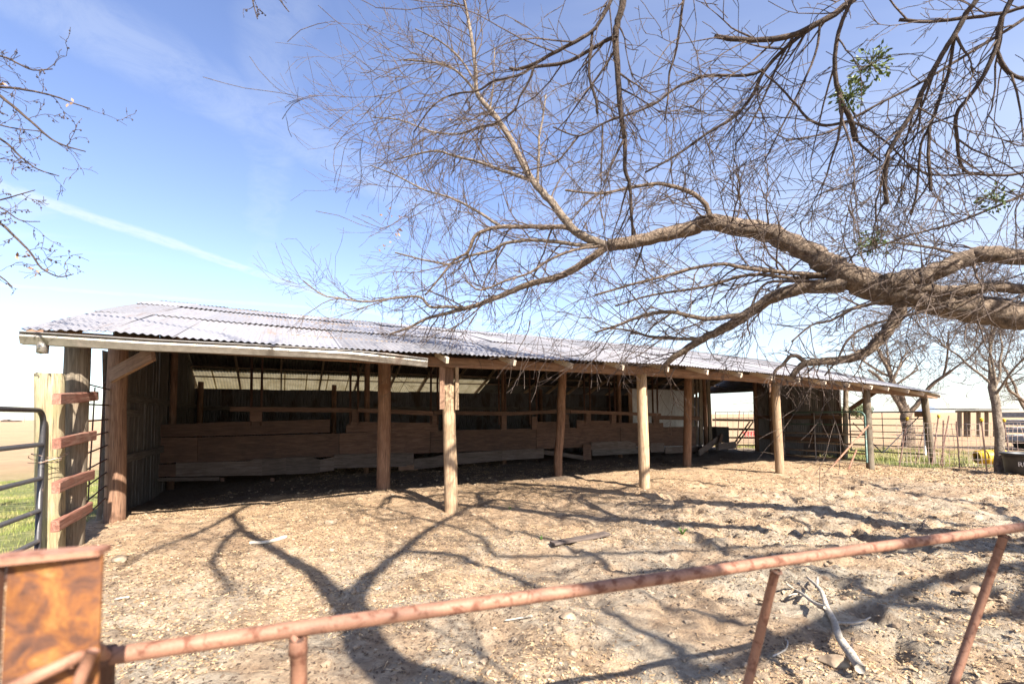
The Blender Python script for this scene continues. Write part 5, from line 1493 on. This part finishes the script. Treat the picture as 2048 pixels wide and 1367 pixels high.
# red farm implement in the field, seen through the barn
rc = G(1503, 874, -.1)
im = root('farm_implement', 'small red farm implement lying in the field beyond the open barn end', 'implement', rc)
dd = (rc - C0) @ FW; s = dd / FPX
for k in range(5):
    x = (-12 + k * 6) * s
    P_ = [rc + [x, 0, .05], rc + [x + 2 * s, 0, 8 * s], rc + [x + 5 * s, .3, 11 * s], rc + [x + 8 * s, .5, 3 * s]]
    tube_obj('tine', P_, [.05] * 4, M['redpaint'], im, 6)
board('frame', rc + [-13 * s, .1, 5 * s], rc + [13 * s, .1, 6 * s], .1, .14, M['redpaint'], im)
board('frame', rc + [-13 * s, .5, 9 * s], rc + [13 * s, .5, 10 * s], .1, .12, M['redpaint'], im)
# bits on the far left skyline
for px, w, h, nm, lab, cat in ((13, 9, 5, 'far_house', 'tiny house at the left edge of the skyline', 'house'), (30, 14, 3, 'far_house', 'tiny long building on the left skyline near the pole', 'house')):
    d_ = 420; c = AT(px, 842, d_); c[2] = -.3; k = d_ / FPX
    rt_ = root(nm, lab, cat, c, 'far buildings on the skyline')
    hw, hh = w * k / 2, h * k
    V = [(-hw, -3, 0), (hw, -3, 0), (hw, 3, 0), (-hw, 3, 0), (-hw, -3, hh * .6), (hw, -3, hh * .6), (hw, 3, hh * .6), (-hw, 3, hh * .6)]
    put('wall', mesh('wall', [np.array(v) + c for v in V], [(0, 1, 5, 4), (1, 2, 6, 5), (2, 3, 7, 6), (3, 0, 4, 7)]), rt_, None, M['grey'])
    Vr = [(-hw - .3, -3.4, hh * .58), (hw + .3, -3.4, hh * .58), (hw + .3, 0, hh), (-hw - .3, 0, hh), (hw + .3, 3.4, hh * .58), (-hw - .3, 3.4, hh * .58)]
    put('roof', mesh('roof', [np.array(v) + c for v in Vr], [(0, 1, 2, 3), (3, 2, 4, 5)]), rt_, None, M['rust_dark'])
pc = AT(49, 842, 300); pc[2] = -.3
po = root('utility_pole', 'thin utility pole on the far left skyline', 'pole', pc)
tube_obj('pole', [pc, pc + [0, 0, 9]], [.18, .12], M['post_grey'], po, 8); board('crossarm', pc + [-1.1, 0, 8.4], pc + [1.1, 0, 8.4], .12, .12, M['post_grey'], po)

# ------------------------------------------------------------------ fallen wood on the dirt
def on_ground(px, py, up=.02):
    p = G(px, py)
    for _ in range(4): p = G(px, py, gz(p[0], p[1]))
    p[2] += up; return p
fb_ = root('fallen_branch', 'bleached forked fallen branch lying on the dirt behind the gate', 'branch', on_ground(1700, 1330))
def gstick(name, pts, w0, w1, mat, parent, lift=.02):
    P = []
    n = len(pts)
    for i, (x, y) in enumerate(pts):
        p = on_ground(x, y, lift); dd = (p - C0) @ FW
        P.append((*p, (w0 + (w1 - w0) * i / (n - 1)) / 2 / FPX * dd))
    Q = catmull(P, 3); V, F = [], []
    tube_geo(Q[:, :3], Q[:, 3], 8, V, F, True, .08, random.Random(3))
    return put(name, mesh(name, V, F, True), parent, None, M[mat])
gstick('stem', [(1722, 1366), (1700, 1330), (1680, 1300), (1670, 1265), (1655, 1237), (1645, 1205), (1632, 1188), (1615, 1172)], 19, 4, 'stick', fb_, .085)
gstick('side_branch', [(1652, 1238), (1630, 1228), (1605, 1208), (1590, 1198), (1575, 1188)], 8, 3, 'stick', fb_, .09)
gstick('side_branch', [(1635, 1192), (1636, 1174)], 5, 3, 'stick', fb_, .10)
gstick('side_branch', [(1676, 1266), (1705, 1268), (1725, 1264), (1742, 1255)], 6, 3, 'stick', fb_, .08)
gstick('side_branch', [(1604, 1207), (1590, 1206), (1578, 1210)], 4, 2, 'stick', fb_, .08)
def lone(name, pts, w0, w1, mat, lab, cat='stick', group='sticks on the pen floor'):
    o = gstick(name, pts, w0, w1, mat, None, .02); tag(o, lab, cat, group)
lone('stick', [(1706, 1282), (1703, 1310), (1715, 1335), (1726, 1356)], 7, 5, 'bark_twig', 'grey crooked stick just right of the fallen branch')
lone('stick', [(500, 1088), (530, 1087), (555, 1081), (572, 1076)], 6, 8, 'stick', 'pale flat stick on tan dirt in front of the manger left end')
lone('stick', [(228, 1203), (245, 1199), (258, 1198)], 3, 4, 'stick', 'small white stick right of the rusty latch plate')
lone('stick', [(1545, 1318), (1570, 1305), (1576, 1290), (1571, 1282)], 4, 2, 'stick', 'thin forked twig left of the fallen branch')
lone('stick', [(1800, 1072), (1840, 1062), (1852, 1040), (1875, 1005)], 3, 2, 'bark_twig', 'dark thin branch on the dirt above the gate rail at right')
lone('stick', [(1010, 1245), (1040, 1240), (1065, 1236)], 3, 3, 'stick', 'short twig just under the gate rail near the middle')
pa, pb = on_ground(1105, 1089, .02), on_ground(1215, 1071, .035)
o = board('flat_board', pa, pb, .13, .03, M['ply_low'], None); tag(o, 'grey weathered board lying flat on the dirt in mid pen', 'board')
def rocks(px, py, w, lab, seed):
    import bmesh
    p = on_ground(px, py, 0); dd = (p - C0) @ FW; r_ = w / 2 / FPX * dd
    bm = bmesh.new(); bmesh.ops.create_icosphere(bm, subdivisions=2, radius=1)
    rr = random.Random(seed)
    k = [rr.uniform(0, 9) for _ in range(3)]
    for v in bm.verts:
        n_ = 1 + .22 * math.sin(v.co.x * 3 + k[0]) * math.cos(v.co.y * 4 + k[1]) + .1 * math.sin(v.co.z * 7 + k[2])
        v.co = Vector((v.co.x * 1.15, v.co.y * .9, v.co.z * .6)) * n_ * r_
    me = bpy.data.meshes.new('lump'); bm.to_mesh(me); bm.free()
    o = put('dirt_lump', me, None, Matrix.Translation(Vector(p) + Vector((0, 0, r_ * .3))), M['clod']); tag(o, lab, 'lump', 'big lumps of dirt in the pen')
rocks(1672, 1330, 46, 'big dirt lump at the butt end of the fallen branch', 1)
rocks(1945, 1185, 34, 'big dirt lump right of the slanting gate strut', 2)
rocks(240, 1122, 26, 'brown dirt lump beside the rusty latch plate', 3)
rocks(660, 1048, 22, 'tan dirt lump in the lit strip left of the pale post', 4)
rocks(1135, 1235, 24, 'dirt lump below the gate rail in the middle of the pen', 5)
# green weeds sprouting
def weed(px, py, hpx, n, lab):
    p = on_ground(px, py, -.01); dd = (p - C0) @ FW; h = hpx / FPX * dd
    V, F = [], []
    for k in range(n):
        a = random.uniform(0, 6.28); l = random.uniform(.3, .9) * h; hh = h * random.uniform(.5, 1.1); w = h * .09
        b = len(V); d_ = np.array([math.cos(a), math.sin(a), 0]); s_ = np.array([-d_[1], d_[0], 0]) * w
        V += [p - s_, p + s_, p + d_ * l * .5 + s_ * .8 + [0, 0, hh * .7], p + d_ * l * .5 - s_ * .8 + [0, 0, hh * .7], p + d_ * l + [0, 0, hh]]
        F += [(b, b + 1, b + 2, b + 3), (b + 3, b + 2, b + 4)]
    o = put('weed', mesh('weed', V, F), None, None, M['weed']); tag(o, lab, 'weed', 'green weeds in the pen')
M['weed'] = plain('weed_green', (0.10, 0.20, 0.03), 0.7)
weed(1365, 1068, 15, 22, 'bright green weed sprouting in mid pen')
weed(1083, 1078, 9, 14, 'tiny green weed by the flat grey board')
weed(1020, 1018, 8, 12, 'tiny green weed right of the pale post foot')
